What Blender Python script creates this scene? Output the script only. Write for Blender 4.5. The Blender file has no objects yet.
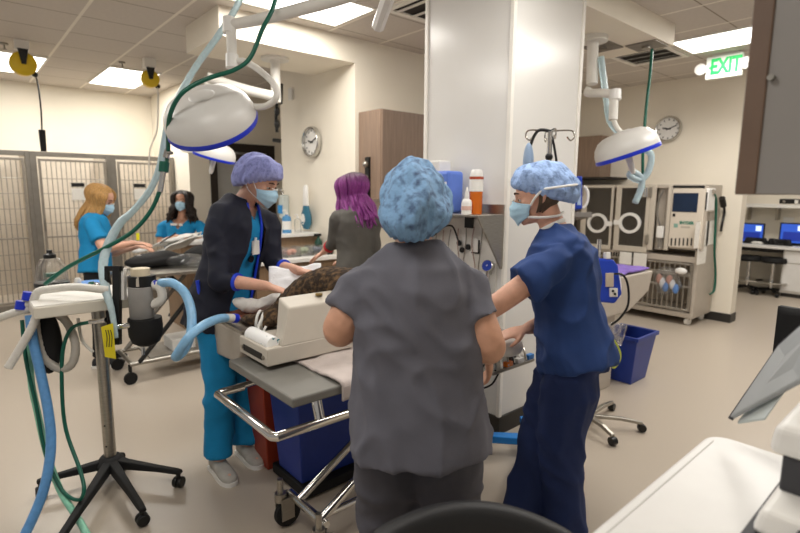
import bpy, bmesh, math, random
from math import sin, cos, pi, radians, sqrt, atan2
from mathutils import Vector as V, Matrix as M, noise
random.seed(7)
scn = bpy.context.scene
COL = scn.collection
# ---------------------------------------------------------------- camera
F, PITCH, HEAD, ROLL, CAMZ = 512.0, radians(8.4), radians(49), radians(0.45), 1.6
FW = V((cos(HEAD)*cos(PITCH), sin(HEAD)*cos(PITCH), -sin(PITCH)))
_r = V((sin(HEAD), -cos(HEAD), 0)); _u = _r.cross(FW)
RT = cos(ROLL)*_r + sin(ROLL)*_u
UP = -sin(ROLL)*_r + cos(ROLL)*_u
CAM = V((0, 0, CAMZ))
def ray(px, py): return FW + RT*((px-400)/F) + UP*((266.5-py)/F)
def at(px, py, d): return CAM + ray(px, py)*d              # point at distance d in front of the lens
def onZ(px, py, z): r = ray(px, py); return CAM + r*((z-CAMZ)/r.z)
def onX(px, py, x): r = ray(px, py); return CAM + r*(x/r.x)
def onY(px, py, y): r = ray(px, py); return CAM + r*(y/r.y)
cd = bpy.data.cameras.new('camera'); cam = bpy.data.objects.new('camera', cd); COL.objects.link(cam)
cam.matrix_world = M.Translation(CAM) @ M((RT, UP, -FW)).transposed().to_4x4()
cd.sensor_width = 36; cd.lens = F/800*36; cd.clip_start = .03
cd.dof.use_dof = True; cd.dof.focus_distance = 2.1; cd.dof.aperture_fstop = 2.6
scn.camera = cam
# ---------------------------------------------------------------- materials
MATS = {}
def lin(c): return tuple((x/12.92 if x <= .04045 else ((x+.055)/1.055)**2.4) for x in c)
def hexc(h): return lin(tuple(int(h[i:i+2], 16)/255 for i in (0, 2, 4)))
def mat(name, col, rough=.5, metal=0, var=.06, scale=12, bump=0, bscale=60, spec=.5, trans=0, emit=0, alpha=1, ior=1.45, stretch=None, col2=None, sharp=None):
    if name in MATS: return MATS[name]
    m = bpy.data.materials.new(name); m.use_nodes = True; nt = m.node_tree; nt.nodes.clear()
    o = nt.nodes.new('ShaderNodeOutputMaterial'); p = nt.nodes.new('ShaderNodeBsdfPrincipled')
    nt.links.new(p.outputs[0], o.inputs[0])
    c = hexc(col) if isinstance(col, str) else col
    tc = nt.nodes.new('ShaderNodeTexCoord'); mp = nt.nodes.new('ShaderNodeMapping')
    nt.links.new(tc.outputs['Object'], mp.inputs['Vector'])
    if stretch: mp.inputs['Scale'].default_value = stretch
    nz = nt.nodes.new('ShaderNodeTexNoise'); nz.inputs['Scale'].default_value = scale; nz.inputs['Detail'].default_value = 4
    nt.links.new(mp.outputs[0], nz.inputs['Vector'])
    rp = nt.nodes.new('ShaderNodeValToRGB')
    if col2:
        c2 = hexc(col2); a, b = sharp or (.35, .65)
        rp.color_ramp.elements[0].position = a; rp.color_ramp.elements[1].position = b
        rp.color_ramp.elements[0].color = (*c, 1); rp.color_ramp.elements[1].color = (*c2, 1)
    else:
        rp.color_ramp.elements[0].position = .3; rp.color_ramp.elements[1].position = .7
        rp.color_ramp.elements[0].color = (*[x*(1-var) for x in c], 1)
        rp.color_ramp.elements[1].color = (*[min(1, x*(1+var)) for x in c], 1)
    nt.links.new(nz.outputs['Fac'], rp.inputs[0]); nt.links.new(rp.outputs[0], p.inputs['Base Color'])
    p.inputs['Roughness'].default_value = rough; p.inputs['Metallic'].default_value = metal
    p.inputs['Specular IOR Level'].default_value = spec; p.inputs['Transmission Weight'].default_value = trans
    p.inputs['IOR'].default_value = ior; p.inputs['Alpha'].default_value = alpha
    if emit:
        p.inputs['Emission Strength'].default_value = emit
        nt.links.new(rp.outputs[0], p.inputs['Emission Color'])
    if bump:
        n2 = nt.nodes.new('ShaderNodeTexNoise'); n2.inputs['Scale'].default_value = bscale; n2.inputs['Detail'].default_value = 5
        nt.links.new(mp.outputs[0], n2.inputs['Vector'])
        bp = nt.nodes.new('ShaderNodeBump'); bp.inputs['Strength'].default_value = bump; bp.inputs['Distance'].default_value = .01
        nt.links.new(n2.outputs['Fac'], bp.inputs['Height']); nt.links.new(bp.outputs[0], p.inputs['Normal'])
    MATS[name] = m; return m
def emis(name, col, st):
    m = mat(name, col, rough=.4, var=.01, emit=st); return m
wallm = mat('cream_paint', 'ede5d5', .7, var=.02, scale=3, bump=.04, bscale=180)
trimw = mat('white_trim', 'eeeae2', .4, var=.02)
colm = mat('white_wall_panel', 'e2e0dc', .22, var=.02, scale=2)
basem = mat('dark_base_strip', '2e2b28', .5)
steel = mat('brushed_steel', 'a9a49b', .35, 1, var=.1, scale=20, stretch=(1, 1, 12))
steeld = mat('grey_steel', '8d8880', .45, .6, var=.1, scale=9)
chrome = mat('chrome', 'd2d0cc', .14, 1, var=.03)
beige = mat('beige_enamel', 'c4bbad', .4, var=.03)
beiged = mat('tan_enamel', 'aaa093', .45, var=.04)
cagem = mat('taupe_laminate', 'b7ada0', .42, var=.03)
white = mat('white_plastic', 'e9e7e3', .3, var=.02)
whitem = mat('matte_white', 'e4e1da', .6, var=.03)
black = mat('black_plastic', '141414', .4, var=.1)
blackm = mat('black_rubber', '0c0c0d', .7, var=.1)
dark = mat('dark_interior', '2a2622', .8)
green = mat('green_hose', '0c5c4a', .35, var=.08)
blue = mat('royal_blue_plastic', '1b3fb4', .35, var=.05)
bluec = mat('cobalt_rim', '1a34c8', .3, var=.04)
bintm = mat('navy_bin_plastic', '22398c', .4, var=.06)
redb = mat('red_brown_plastic', '9a3a24', .45, var=.06)
cyan = mat('bright_blue_metal', '1f7fd0', .35, var=.04)
yellow = mat('yellow_plastic', 'dcb91c', .4, var=.06)
wood = mat('walnut_laminate', '8a7463', .45, var=.14, scale=5, stretch=(9, 9, .7))
wood2 = mat('brown_laminate', '8a7158', .45, var=.14, scale=5, stretch=(9, 9, .7))
hosec = mat('clear_blue_hose', 'cfe6ec', .25, var=.06, scale=60, trans=.3, alpha=1)
hosew = mat('white_corrugated_hose', 'dddad2', .35, var=.05, scale=60)
hoseb = mat('light_blue_hose', '8fc3ea', .3, var=.08, scale=50, trans=.15)
hosed = mat('mid_blue_hose', '5f97cf', .35, var=.08, scale=50)
hoseg = mat('seafoam_hose', '8ccbb0', .35, var=.08, scale=50)
clear = mat('clear_plastic', 'f2f4f4', .12, var=.01, trans=.9, alpha=.45)
glass = mat('smoked_window', '6f6a63', .12, var=.04, trans=.75, alpha=.75)
paper = mat('paper', 'eceae4', .8, var=.04, scale=40)
orange = mat('amber_liquid', 'e2741a', .25, var=.06, trans=.2)
purplet = mat('purple_towel', '7f66b4', .85, var=.15, bump=.5, bscale=150)
towel = mat('pinkish_grey_towel', 'c6bab4', .95, var=.06, bump=.5, bscale=220)
skinA = mat('fair_skin', 'd9a78f', .5, var=.07, scale=30, bump=.05)
skinB = mat('warm_skin', 'cd9b80', .5, var=.07, scale=30, bump=.05)
skinC = mat('olive_skin', 'b57f62', .5, var=.07, scale=30, bump=.05)
teal = mat('teal_scrubs', '0f86bd', .8, var=.06, bump=.15, bscale=300)
navy = mat('navy_scrubs', '1f3c74', .8, var=.08, bump=.15, bscale=300)
navyd = mat('dark_navy_trousers', '172a5a', .8, var=.08, bump=.15, bscale=300)
greys = mat('charcoal_scrubs', '65656f', .85, var=.06, bump=.15, bscale=300)
greyd = mat('slate_trousers', '4e4d55', .85, var=.06, bump=.15, bscale=300)
jackm = mat('ink_navy_jacket', '151829', .75, var=.1, bump=.12, bscale=200)
jtrim = mat('electric_blue_piping', '1a3fd0', .6)
blazer = mat('grey_jacket', '57544f', .85, var=.08, bump=.15, bscale=250)
capA = mat('blue_mesh_cap', '82a9d0', .8, var=.1, scale=38, bump=.5, bscale=90, col2='45597a', sharp=(.46, .72))
capB = mat('pale_blue_mesh_cap', '9db9e6', .8, scale=40, bump=.5, bscale=90, col2='4f6796', sharp=(.5, .8))
capC = mat('periwinkle_mesh_cap', 'a2a8de', .8, scale=40, bump=.5, bscale=90, col2='6d70a8', sharp=(.5, .8))
maskm = mat('pale_blue_mask', 'b2d8ee', .8, var=.04, scale=25, bump=.2, bscale=60)
tiem = mat('white_tie', 'efeeea', .8)
blond = mat('blonde_hair', 'b48a52', .5, var=.3, scale=30, stretch=(5, 5, .6), bump=.5, bscale=80)
darkh = mat('dark_brown_hair', '21160f', .45, var=.3, scale=30, stretch=(5, 5, .6), bump=.4, bscale=80)
eyew = mat('eye_white', 'cfc6bf', .2); eyed = mat('dark_iris', '2a1a12', .2)
browm = mat('brown_eyebrow', '4a3424', .8)
shoem = mat('grey_white_trainer', 'b6b2aa', .7, var=.15, scale=18); shoed = mat('dark_trainer', '2a2a2e', .7, var=.1)
# ---------------------------------------------------------------- mesh helpers
WM = {}
def tag(o, label=None, cat=None, group=None, kind=None):
    if label: o['label'] = label
    if cat: o['category'] = cat
    if group: o['group'] = group
    if kind: o['kind'] = kind
    return o
def thing(name, label, cat, loc=(0, 0, 0), rot=0, group=None, mw=None):
    o = bpy.data.objects.new(name, None); COL.objects.link(o); o.empty_display_size = .1
    m = mw if mw is not None else M.Translation(V(loc)) @ M.Rotation(rot, 4, 'Z')
    o.matrix_world = m; WM[o.name] = m.copy()
    return tag(o, label, cat, group)
def frame(zax, xax):
    z = V(zax).normalized(); x = V(xax); x = (x - z*x.dot(z)).normalized(); y = z.cross(x)
    return M((x, y, z)).transposed().to_4x4()
class MB:
    def __init__(s): s.bm = bmesh.new(); s.mi = 0
    def _v(s, pts): return [s.bm.verts.new(p) for p in pts]
    def face(s, vs):
        try: f = s.bm.faces.new(vs); f.material_index = s.mi; return f
        except ValueError: return None
    def box(s, x0, x1, y0, y1, z0, z1, mw=None):
        p = [V((x, y, z)) for z in (z0, z1) for x, y in ((x0, y0), (x1, y0), (x1, y1), (x0, y1))]
        if mw: p = [mw @ q for q in p]
        v = s._v(p)
        for f in ((3, 2, 1, 0), (4, 5, 6, 7), (0, 1, 5, 4), (1, 2, 6, 5), (2, 3, 7, 6), (3, 0, 4, 7)): s.face([v[i] for i in f])
        return s
    def hexa(s, p8):
        v = s._v(p8)
        for f in ((3, 2, 1, 0), (4, 5, 6, 7), (0, 1, 5, 4), (1, 2, 6, 5), (2, 3, 7, 6), (3, 0, 4, 7)): s.face([v[i] for i in f])
        return s
    def prism(s, poly, h, mw):            # poly in local xy, extruded along local z 0..h
        a = s._v([mw @ V((x, y, 0)) for x, y in poly]); b = s._v([mw @ V((x, y, h)) for x, y in poly])
        n = len(poly); s.face(a[::-1]); s.face(b)
        for i in range(n): s.face([a[i], a[(i+1) % n], b[(i+1) % n], b[i]])
        return s
    def rings(s, rings, cap=True, closed=False):
        vs = [s._v(r) for r in rings]; n = len(vs[0]); k = len(vs)
        for i in range(k if closed else k-1):
            a, b = vs[i], vs[(i+1) % k]
            for j in range(n): s.face([a[j], a[(j+1) % n], b[(j+1) % n], b[j]])
        if cap and not closed: s.face(vs[0][::-1]); s.face(vs[-1])
        return s
    def lathe(s, prof, mw=None, n=24):    # prof [(r,z)]
        mw = mw or M.Identity(4); rs = []
        for r, z in prof:
            r = max(r, 1e-4); rs.append([mw @ V((r*cos(2*pi*j/n), r*sin(2*pi*j/n), z)) for j in range(n)])
        return s.rings(rs)
    def cyl(s, a, b, r, r2=None, n=14):
        a, b = V(a), V(b); d = b-a; m = frame(d, (1, 0, 0) if abs(d.normalized().x) < .9 else (0, 1, 0)); m.translation = a
        return s.lathe([(r, 0), (r if r2 is None else r2, d.length)], m, n)
    def ball(s, c, r, mw=None, n=16, k=10):
        if not isinstance(r, (tuple, list)): r = (r, r, r)
        mw = mw or M.Identity(4); c = V(c); rs = []
        for i in range(k+1):
            t = pi*i/k; q = max(sin(t), .002)
            rs.append([mw @ (c + V((r[0]*q*cos(2*pi*j/n), r[1]*q*sin(2*pi*j/n), -r[2]*cos(t)))) for j in range(n)])
        return s.rings(rs)
    def tube(s, pts, r, n=10, sub=5, rib=0, cl=False):   # smooth tube; r number or list
        pts = [V(p) for p in pts]; rr = r if isinstance(r, (list, tuple)) else [r]*len(pts)
        P, R = spline(pts, rr, sub) if len(pts) > 2 else (pts, rr)
        prev = None; rs = []
        for i, p in enumerate(P):
            t = (P[min(i+1, len(P)-1)] - P[max(i-1, 0)]).normalized()
            if prev is None: prev = t.orthogonal().normalized()
            x = (prev - t*prev.dot(t)).normalized(); prev = x; y = t.cross(x)
            q = R[i]*(1 + (rib if i % 2 else -rib))
            rs.append([p + x*q*cos(2*pi*j/n) + y*q*sin(2*pi*j/n) for j in range(n)])
        return s.rings(rs)
    def grid(s, f, nu, nv):
        v = [[s.bm.verts.new(f(i/nu, j/nv)) for j in range(nv+1)] for i in range(nu+1)]
        for i in range(nu):
            for j in range(nv): s.face([v[i][j], v[i+1][j], v[i+1][j+1], v[i][j+1]])
        return s
    def build(s, name, m, parent=None, local=False, smooth=False, bev=0, seg=2, solid=0, sub=0, base=True):
        bm = s.bm
        if not bm.verts: bm.verts.new((0, 0, 0))
        bmesh.ops.recalc_face_normals(bm, faces=bm.faces)
        me = bpy.data.meshes.new(name)
        if parent is None: 
            xs = [v.co for v in bm.verts]
            c = V(((min(p.x for p in xs)+max(p.x for p in xs))/2, (min(p.y for p in xs)+max(p.y for p in xs))/2, min(p.z for p in xs)))
            mw = M.Translation(c)
        else: mw = WM[parent.name]
        if not local: bm.transform(mw.inverted())
        bm.to_mesh(me); bm.free()
        o = bpy.data.objects.new(name, me); COL.objects.link(o)
        for q in (m if isinstance(m, (list, tuple)) else [m]): me.materials.append(q)
        if smooth:
            me.polygons.foreach_set('use_smooth', [True]*len(me.polygons))
            if smooth != 'all': me.set_sharp_from_angle(angle=radians(40))
        if parent is not None: o.parent = parent
        else: o.matrix_world = mw
        WM[o.name] = mw.copy()
        if bev:
            b = o.modifiers.new('bevel', 'BEVEL'); b.width = bev; b.segments = seg; b.limit_method = 'ANGLE'; b.angle_limit = radians(40)
            b.harden_normals = False
        if solid:
            b = o.modifiers.new('solid', 'SOLIDIFY'); b.thickness = solid; b.offset = 0
        if sub:
            b = o.modifiers.new('sub', 'SUBSURF'); b.levels = sub; b.render_levels = sub
        return o
def spline(pts, rr, sub):
    P, R = [], []; n = len(pts)
    for i in range(n-1):
        p0, p1, p2, p3 = pts[max(i-1, 0)], pts[i], pts[i+1], pts[min(i+2, n-1)]
        for k in range(sub):
            t = k/sub; t2, t3 = t*t, t*t*t
            P.append(.5*((2*p1) + (p2-p0)*t + (2*p0-5*p1+4*p2-p3)*t2 + (3*p1-p0-3*p2+p3)*t3))
            R.append(rr[i]*(1-t) + rr[i+1]*t)
    P.append(pts[-1]); R.append(rr[-1]); return P, R
def box(*a, mw=None): return MB().box(*a, mw=mw)
def struct(o): o['kind'] = 'structure'; return o
def dup(root, mw, label=None, name=None):
    r = root.copy(); COL.objects.link(r); r.matrix_world = mw; WM[r.name] = mw.copy()
    if label: r['label'] = label
    for ch in root.children:
        c = ch.copy(); COL.objects.link(c); c.parent = r; WM[c.name] = mw.copy()
        for g in ch.children:
            d = g.copy(); COL.objects.link(d); d.parent = c; WM[d.name] = mw.copy()
    return r
def TR(x, y, z, rz=0): return M.Translation((x, y, z)) @ M.Rotation(rz, 4, 'Z')
def textmesh(s, size, mw, name, m, parent, depth=.002, xs=1, bold=0):
    c = bpy.data.curves.new(name, 'FONT'); c.body = s; c.size = size; c.extrude = depth; c.align_x = 'CENTER'; c.align_y = 'CENTER'; c.offset = bold
    t = bpy.data.objects.new(name, c); COL.objects.link(t); bpy.context.view_layer.update()
    me = bpy.data.meshes.new_from_object(t.evaluated_get(bpy.context.evaluated_depsgraph_get()))
    bpy.data.objects.remove(t); bpy.data.curves.remove(c)
    me.name = name
    o = bpy.data.objects.new(name, me); COL.objects.link(o); me.materials.clear(); me.materials.append(m)
    me.transform(WM[parent.name].inverted() @ mw @ M.Diagonal((xs, 1, 1, 1))); o.parent = parent; WM[o.name] = WM[parent.name].copy()
    return o
# ================================================================ SETTING
floorm = mat('speckled_vinyl_floor', 'baae9f', .32, var=.05, scale=260, bump=.03, bscale=40)
def ceil_mat():
    m = mat('ceiling_tile', 'cdc5bc', .9, var=.03, scale=30, bump=.08, bscale=260); nt = m.node_tree
    p = next(n for n in nt.nodes if n.type == 'BSDF_PRINCIPLED'); rp = p.inputs['Base Color'].links[0].from_socket
    g = nt.nodes.new('ShaderNodeNewGeometry'); sx = nt.nodes.new('ShaderNodeSeparateXYZ'); nt.links.new(g.outputs['Position'], sx.inputs[0])
    def line(axis, off, w):
        a = nt.nodes.new('ShaderNodeMath'); a.operation = 'SUBTRACT'; nt.links.new(sx.outputs[axis], a.inputs[0]); a.inputs[1].default_value = off
        b = nt.nodes.new('ShaderNodeMath'); b.operation = 'PINGPONG'; nt.links.new(a.outputs[0], b.inputs[0]); b.inputs[1].default_value = .3
        c = nt.nodes.new('ShaderNodeMath'); c.operation = 'LESS_THAN'; nt.links.new(b.outputs[0], c.inputs[0]); c.inputs[1].default_value = w
        return c.outputs[0]
    def mix(fac, src, col):
        x = nt.nodes.new('ShaderNodeMix'); x.data_type = 'RGBA'; nt.links.new(fac, x.inputs[0]); nt.links.new(src, x.inputs[6])
        x.inputs[7].default_value = (*hexc(col), 1); return x.outputs[2]
    s = mix(line('Y', 5.27-.6*8, .006), rp, '8f8474')  # shadow line of the grid, painted into the tile colour as thin darker lines
    s = mix(line('X', .96-.6*4, .013), s, 'ece6da')
    nt.links.new(s, p.inputs['Base Color']); return m
ceilm = ceil_mat()
struct(box(-2.5, 12, -2.5, 9.2, -.1, 0).build('floor', floorm))
struct(box(-2.5, 12, -2.5, 9.2, 3.05, 3.15).build('ceiling', ceilm))
struct(box(-2.5, 2.53, 9.0, 9.15, 0, 3.05).build('wall_left', wallm))
struct(box(2.53, 2.75, 7.4, 9.15, 0, 3.05).build('wall_corner', wallm))
wd = MB(); wd.box(2.75, 2.83, 7.4, 7.55, 0, 3.05); wd.box(3.82, 5.2, 7.4, 7.55, 0, 3.05); wd.box(2.83, 3.82, 7.4, 7.55, 2.26, 3.05)
struct(wd.build('wall_doorway', wallm))
d = struct(box(2.90, 3.75, 7.46, 7.5, 0, 2.18).build('door_1', mat('pale_grey_door', 'b9b8b4', .5, var=.03)))
fr = MB(); fr.box(2.82, 2.92, 7.38, 7.5, 0, 2.27); fr.box(3.73, 3.83, 7.38, 7.5, 0, 2.27); fr.box(2.92, 3.73, 7.38, 7.5, 2.15, 2.27)
fr.build('door_frame', mat('dark_bronze_frame', '2c241d', .5), d)
box(3.2, 3.75, 7.44, 7.46, 2.02, 2.12).build('door_closer', mat('bronze', '4b4038', .5), d)
struct(box(3.06, 3.2, 4.35, 5.72, 0, 3.05).build('wall_alcove', wallm))
struct(box(3.06, 7.2, 4.21, 4.35, 0, 3.05).build('wall_back', wallm))
struct(box(1.73, 3.06, 4.21, 4.97, 2.82, 3.05).build('beam_alcove', wallm))
struct(box(7.2, 7.38, 2.0, 4.21, 0, 3.05).build('wall_right', wallm))
struct(box(7.19, 7.39, 1.99, 3.9, 0, .11).build('baseboard_right', basem))
struct(box(10.6, 10.75, -1.5, 6, 0, 3.05).build('wall_far', wallm))
c = MB(); c.box(2.612, 3.385, 1.995, 2.735, 0, 3.05); struct(c.build('column', colm))
t = MB()
t.box(2.60, 2.63, 1.983, 2.01, .12, 3.05); t.box(2.60, 2.63, 2.715, 2.745, .12, 3.05); t.box(3.365, 3.395, 1.983, 2.01, .12, 3.05)
struct(t.build('trim_1', trimw, bev=.003))
struct(box(2.60, 3.40, 1.98, 2.75, 0, .12).build('baseboard_column', basem))
struct(box(3.385, 4.885, 1.995, 2.6, 2.872, 3.05).build('beam_right', wallm))
struct(box(.5, 2.3, -.35, -.17, 0, 3.05).build('wall_near', wallm))
# ---------------------------------------------------------------- ceiling lights
panel = emis('lit_diffuser', 'fffdf6', 5)
def ceiling_light(x0, x1, y0, y1, label, power, vis=True):
    r = thing('ceiling_light', label, 'ceiling light', ((x0+x1)/2, (y0+y1)/2, 3.02), group='recessed ceiling light panels')
    f = MB(); e = .02
    for a in ((x0, x1, y0, y0+e), (x0, x1, y1-e, y1), (x0, x0+e, y0+e, y1-e), (x1-e, x1, y0+e, y1-e)): f.box(*a, 3.035, 3.055)
    f.build('frame', trimw, r)
    box(x0+e, x1-e, y0+e, y1-e, 3.04, 3.052).build('diffuser', panel, r)
    l = bpy.data.lights.new('panel_light', 'AREA'); l.shape = 'RECTANGLE'; l.size = x1-x0-.06; l.size_y = y1-y0-.06; l.energy = power
    l.color = (1, .955, .895)
    lo = bpy.data.objects.new('panel_light', l); COL.objects.link(lo); lo.location = ((x0+x1)/2, (y0+y1)/2, 3.03)
LP = 30
ceiling_light(1.55, 2.15, 7.1, 8.38, 'bright ceiling light panel beside the second yellow reel', LP*.8)
ceiling_light(.36, .96, 7.13, 8.3, 'bright ceiling light panel above the leftmost yellow reel', LP*.8)
ceiling_light(1.5, 2.71, 3.42, 4.02, 'bright ceiling light panel in front of the alcove bulkhead', LP)
ceiling_light(5.38, 5.98, 1.05, 2.25, 'bright ceiling light panel next to the green exit sign', LP)
for x0, x1, y0, y1 in ((1.5, 2.7, .9, 1.5), (-.9, .3, 3.9, 4.5), (3.9, 5.1, .3, .9), (-.9, .3, .9, 1.5), (8.4, 9.0, 1.0, 2.2), (.9, 2.1, -1.2, -.6)):
    ceiling_light(x0, x1, y0, y1, 'ceiling light panel out over the rest of the room', LP*(.6 if y0 < 2 and x0 < 3 else 1))
# ---------------------------------------------------------------- ceiling fittings
def vent(x0, x1, y0, y1, label, along='x', z=3.05):
    r = thing('ceiling_vent', label, 'vent', ((x0+x1)/2, (y0+y1)/2, z-.02), group='grilles in the ceiling')
    f = MB(); f.box(x0, x1, y0, y0+.05, z-.018, z+.003); f.box(x0, x1, y1-.05, y1, z-.018, z+.003); f.box(x0, x0+.05, y0+.05, y1-.05, z-.018, z+.003); f.box(x1-.05, x1, y0+.05, y1-.05, z-.018, z+.003)
    f.build('frame', trimw, r, bev=.003)
    box(x0+.05, x1-.05, y0+.05, y1-.05, z-.004, z+.002).build('duct_opening', dark, r)
    n = 3
    for k in range(n):
        if along == 'x':
            y = y0+.05+(k+.5)*(y1-y0-.1)/n; b = MB().hexa([V((x0+.05, y-.05, z-.02)), V((x1-.05, y-.05, z-.02)), V((x1-.05, y+.02, z-.004)), V((x0+.05, y+.02, z-.004)), V((x0+.05, y-.05, z-.016)), V((x1-.05, y-.05, z-.016)), V((x1-.05, y+.02, z)), V((x0+.05, y+.02, z))])
        else:
            x = x0+.05+(k+.5)*(x1-x0-.1)/n; b = MB().hexa([V((x-.05, y0+.05, z-.02)), V((x-.05, y1-.05, z-.02)), V((x+.02, y1-.05, z-.004)), V((x+.02, y0+.05, z-.004)), V((x-.05, y0+.05, z-.016)), V((x-.05, y1-.05, z-.016)), V((x+.02, y1-.05, z)), V((x+.02, y0+.05, z))])
        b.build('louvre', whitem, r)
vent(2.76, 3.36, 2.8, 3.4, 'square white ceiling vent beside the tall column', 'y')
vent(5.45, 6.05, 2.3, 2.9, 'slotted white ceiling vent behind the hanging green hose', 'y')
def gas_plate(p, label):
    r = thing('gas_outlet_plate', label, 'outlet plate', (p.x, p.y, p.z-.01), group='gas outlet plates overhead')
    box(p.x-.13, p.x+.13, p.y-.13, p.y+.13, p.z-.012, p.z).build('plate', steeld, r, bev=.003)
    MB().cyl((p.x, p.y, p.z-.03), (p.x, p.y, p.z-.012), .04).build('socket', steel, r, smooth=True)
gas_plate(onZ(612, 49, 2.872)+V((-.14, .02, 0)), 'grey outlet plate beside the lamp mount under the beam')
gas_plate(onZ(652, 46, 2.872)+V((-.06, .02, 0)), 'grey outlet plate where the green hose hangs')
for px, py, lb in ((4, 43, 'small sprinkler head left of the leftmost yellow reel'), (122, 62, 'small sprinkler head left of the second yellow reel')):
    p = onZ(px, py, 3.05); b = MB(); b.cyl(p, p-V((0, 0, .015)), .035); b.cyl(p-V((0, 0, .012)), p-V((0, 0, .06)), .008); b.cyl(p-V((0, 0, .06)), p-V((0, 0, .065)), .022)
    tag(b.build('sprinkler_head', steeld, smooth=True), lb, 'sprinkler')
# yellow cord reels
def reel(px, py, z, cordpts, label, plug, R=.115):
    c = onZ(px, py, z); nrm = (CAM-c); nrm.z = 0; nrm = (nrm.normalized() + V((.15, -.25, 0))).normalized()
    r = thing('cord_reel', label, 'cord reel', c)
    m = frame(nrm, (0, 0, 1)); m.translation = c
    MB().lathe([(0, -.05), (R*.8, -.05), (R, -.035), (R, .035), (R*.8, .05), (R*.35, .055), (0, .055)], m, 28).build('drum', yellow, r, smooth=True)
    MB().prism([(R+.02, -.045), (R+.02, .045), (-.01, .018), (-.01, -.018)], .02, m @ M.Translation((0, 0, .055))).build('bracket', black, r, bev=.003)
    b = MB(); b.box(-.06, .06, -.05, .05, R+.02, 3.05-c.z, mw=M.Translation(c))
    b.build('ceiling_mount', trimw, r)
    tip = m @ V((-R*.75, -R*.8, 0))
    cb = MB().ball(tip, .028); cb.build('cord_stop', black, r, smooth=True)
    pts = [tip] + cordpts
    MB().tube(pts, .008, n=6).build('cord', black if plug else whitem, r, smooth=True)
    if plug: e = cordpts[-1]; MB().cyl(e+V((0, 0, .02)), e-V((0, 0, .19)), .03, .025).build('plug', blackm, r, smooth=True)
    return r
def reel_depth(px, py, z): return (onZ(px, py, z)-CAM).dot(FW)
d1 = reel_depth(23, 64, 2.83); d2 = reel_depth(150, 79, 2.83)
reel(23, 64, 2.83, [at(38, 85, d1), at(41, 110, d1), at(42, 132, d1)], 'yellow round cord reel hanging nearest the left picture edge', True)
reel(150, 79, 2.83, [at(158, 100, d2), at(157, 130, d2), at(150, 150, d2), at(149, 178, d2)], 'smaller yellow cord reel hanging beside the clear hose', False, .095)
# exit sign
p = onX(724, 66, 6.2); r = thing('exit_sign', 'white exit sign with green letters by ceiling light', 'exit sign', p)
h0, h1 = p.z-.105, 3.05-.0
yy0, yy1 = onX(742, 66, 6.2).y, onX(706, 66, 6.2).y
box(6.2, 6.25, yy0, yy1, p.z-.115, p.z+.115).build('sign_box', emis('sign_white', 'e6eae0', .08), r, bev=.008)
box(6.21, 6.25, p.y-.12, p.y+.12, p.z+.115, 3.05).build('canopy', white, r)
mw = M.Translation((6.198, p.y-.015, p.z)) @ frame((-1, 0, 0), (0, -1, 0))
g = emis('exit_green', '10b458', .5)
textmesh('EXIT', .21, mw, 'lettering', g, r, .003, .66, .008)
am = M.Translation((6.198, yy1-.045, p.z)) @ frame((-1, 0, 0), (0, -1, 0))
MB().prism([(-.02, 0), (.012, .022), (.02, .014), (.0, 0), (.02, -.014), (.012, -.022)], .003, am).build('arrow', g, r)
for s_, yq in ((1, yy1+.05), (-1, yy0-.03)):
    q = V((6.2, yq, p.z+.0)); MB().lathe([(0, -.05), (.05, -.05), (.062, 0), (.055, .015), (0, .02)], M.Translation(q) @ frame((-1, 0, -.2), (0, 1, 0)), 18).build('lamp_head', white, r, smooth=True)
# clocks
def clock(c, nrm, R, label, hh, mm):
    r = thing('wall_clock', label, 'clock', c); m = frame(nrm, V((0, 0, 1)).cross(V(nrm)))
    m.translation = V(c)
    MB().lathe([(R*.9, .0), (R, 0), (R, .035), (R*.95, .05), (R*.86, .04), (R*.86, .0)], m, 36).build('rim', mat('clock_chrome', 'c9c7c2', .25, .9), r, smooth=True)
    MB().lathe([(0, 0), (R*.9, 0), (R*.9, .015), (0, .015)], m, 36).build('dial', white, r, smooth=True)
    mk = MB()
    for k in range(12):
        a = k*pi/6; q = m @ M.Rotation(a, 4, 'Z'); mk.box(-.006, .006, R*.66, R*.78, .015, .018, mw=q)
    mk.build('hour_marks', black, r)
    for nm, a, L, w in (('hour_hand', hh, .45, .009), ('minute_hand', mm, .68, .006)):
        box(-w, w, -.03, R*L, .019, .022, mw=m @ M.Rotation(-a, 4, 'Z')).build(nm, black, r)
clock(onX(313, 142, 3.04), (-1, 0, 0), .165, 'round silver wall clock in the alcove behind purple hair', 4.9, 1.2)
clock(onX(669, 129, 7.18), (-1, 0, 0), .165, 'round silver wall clock above the oxygen cage unit', 4.9, 1.2)
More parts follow.
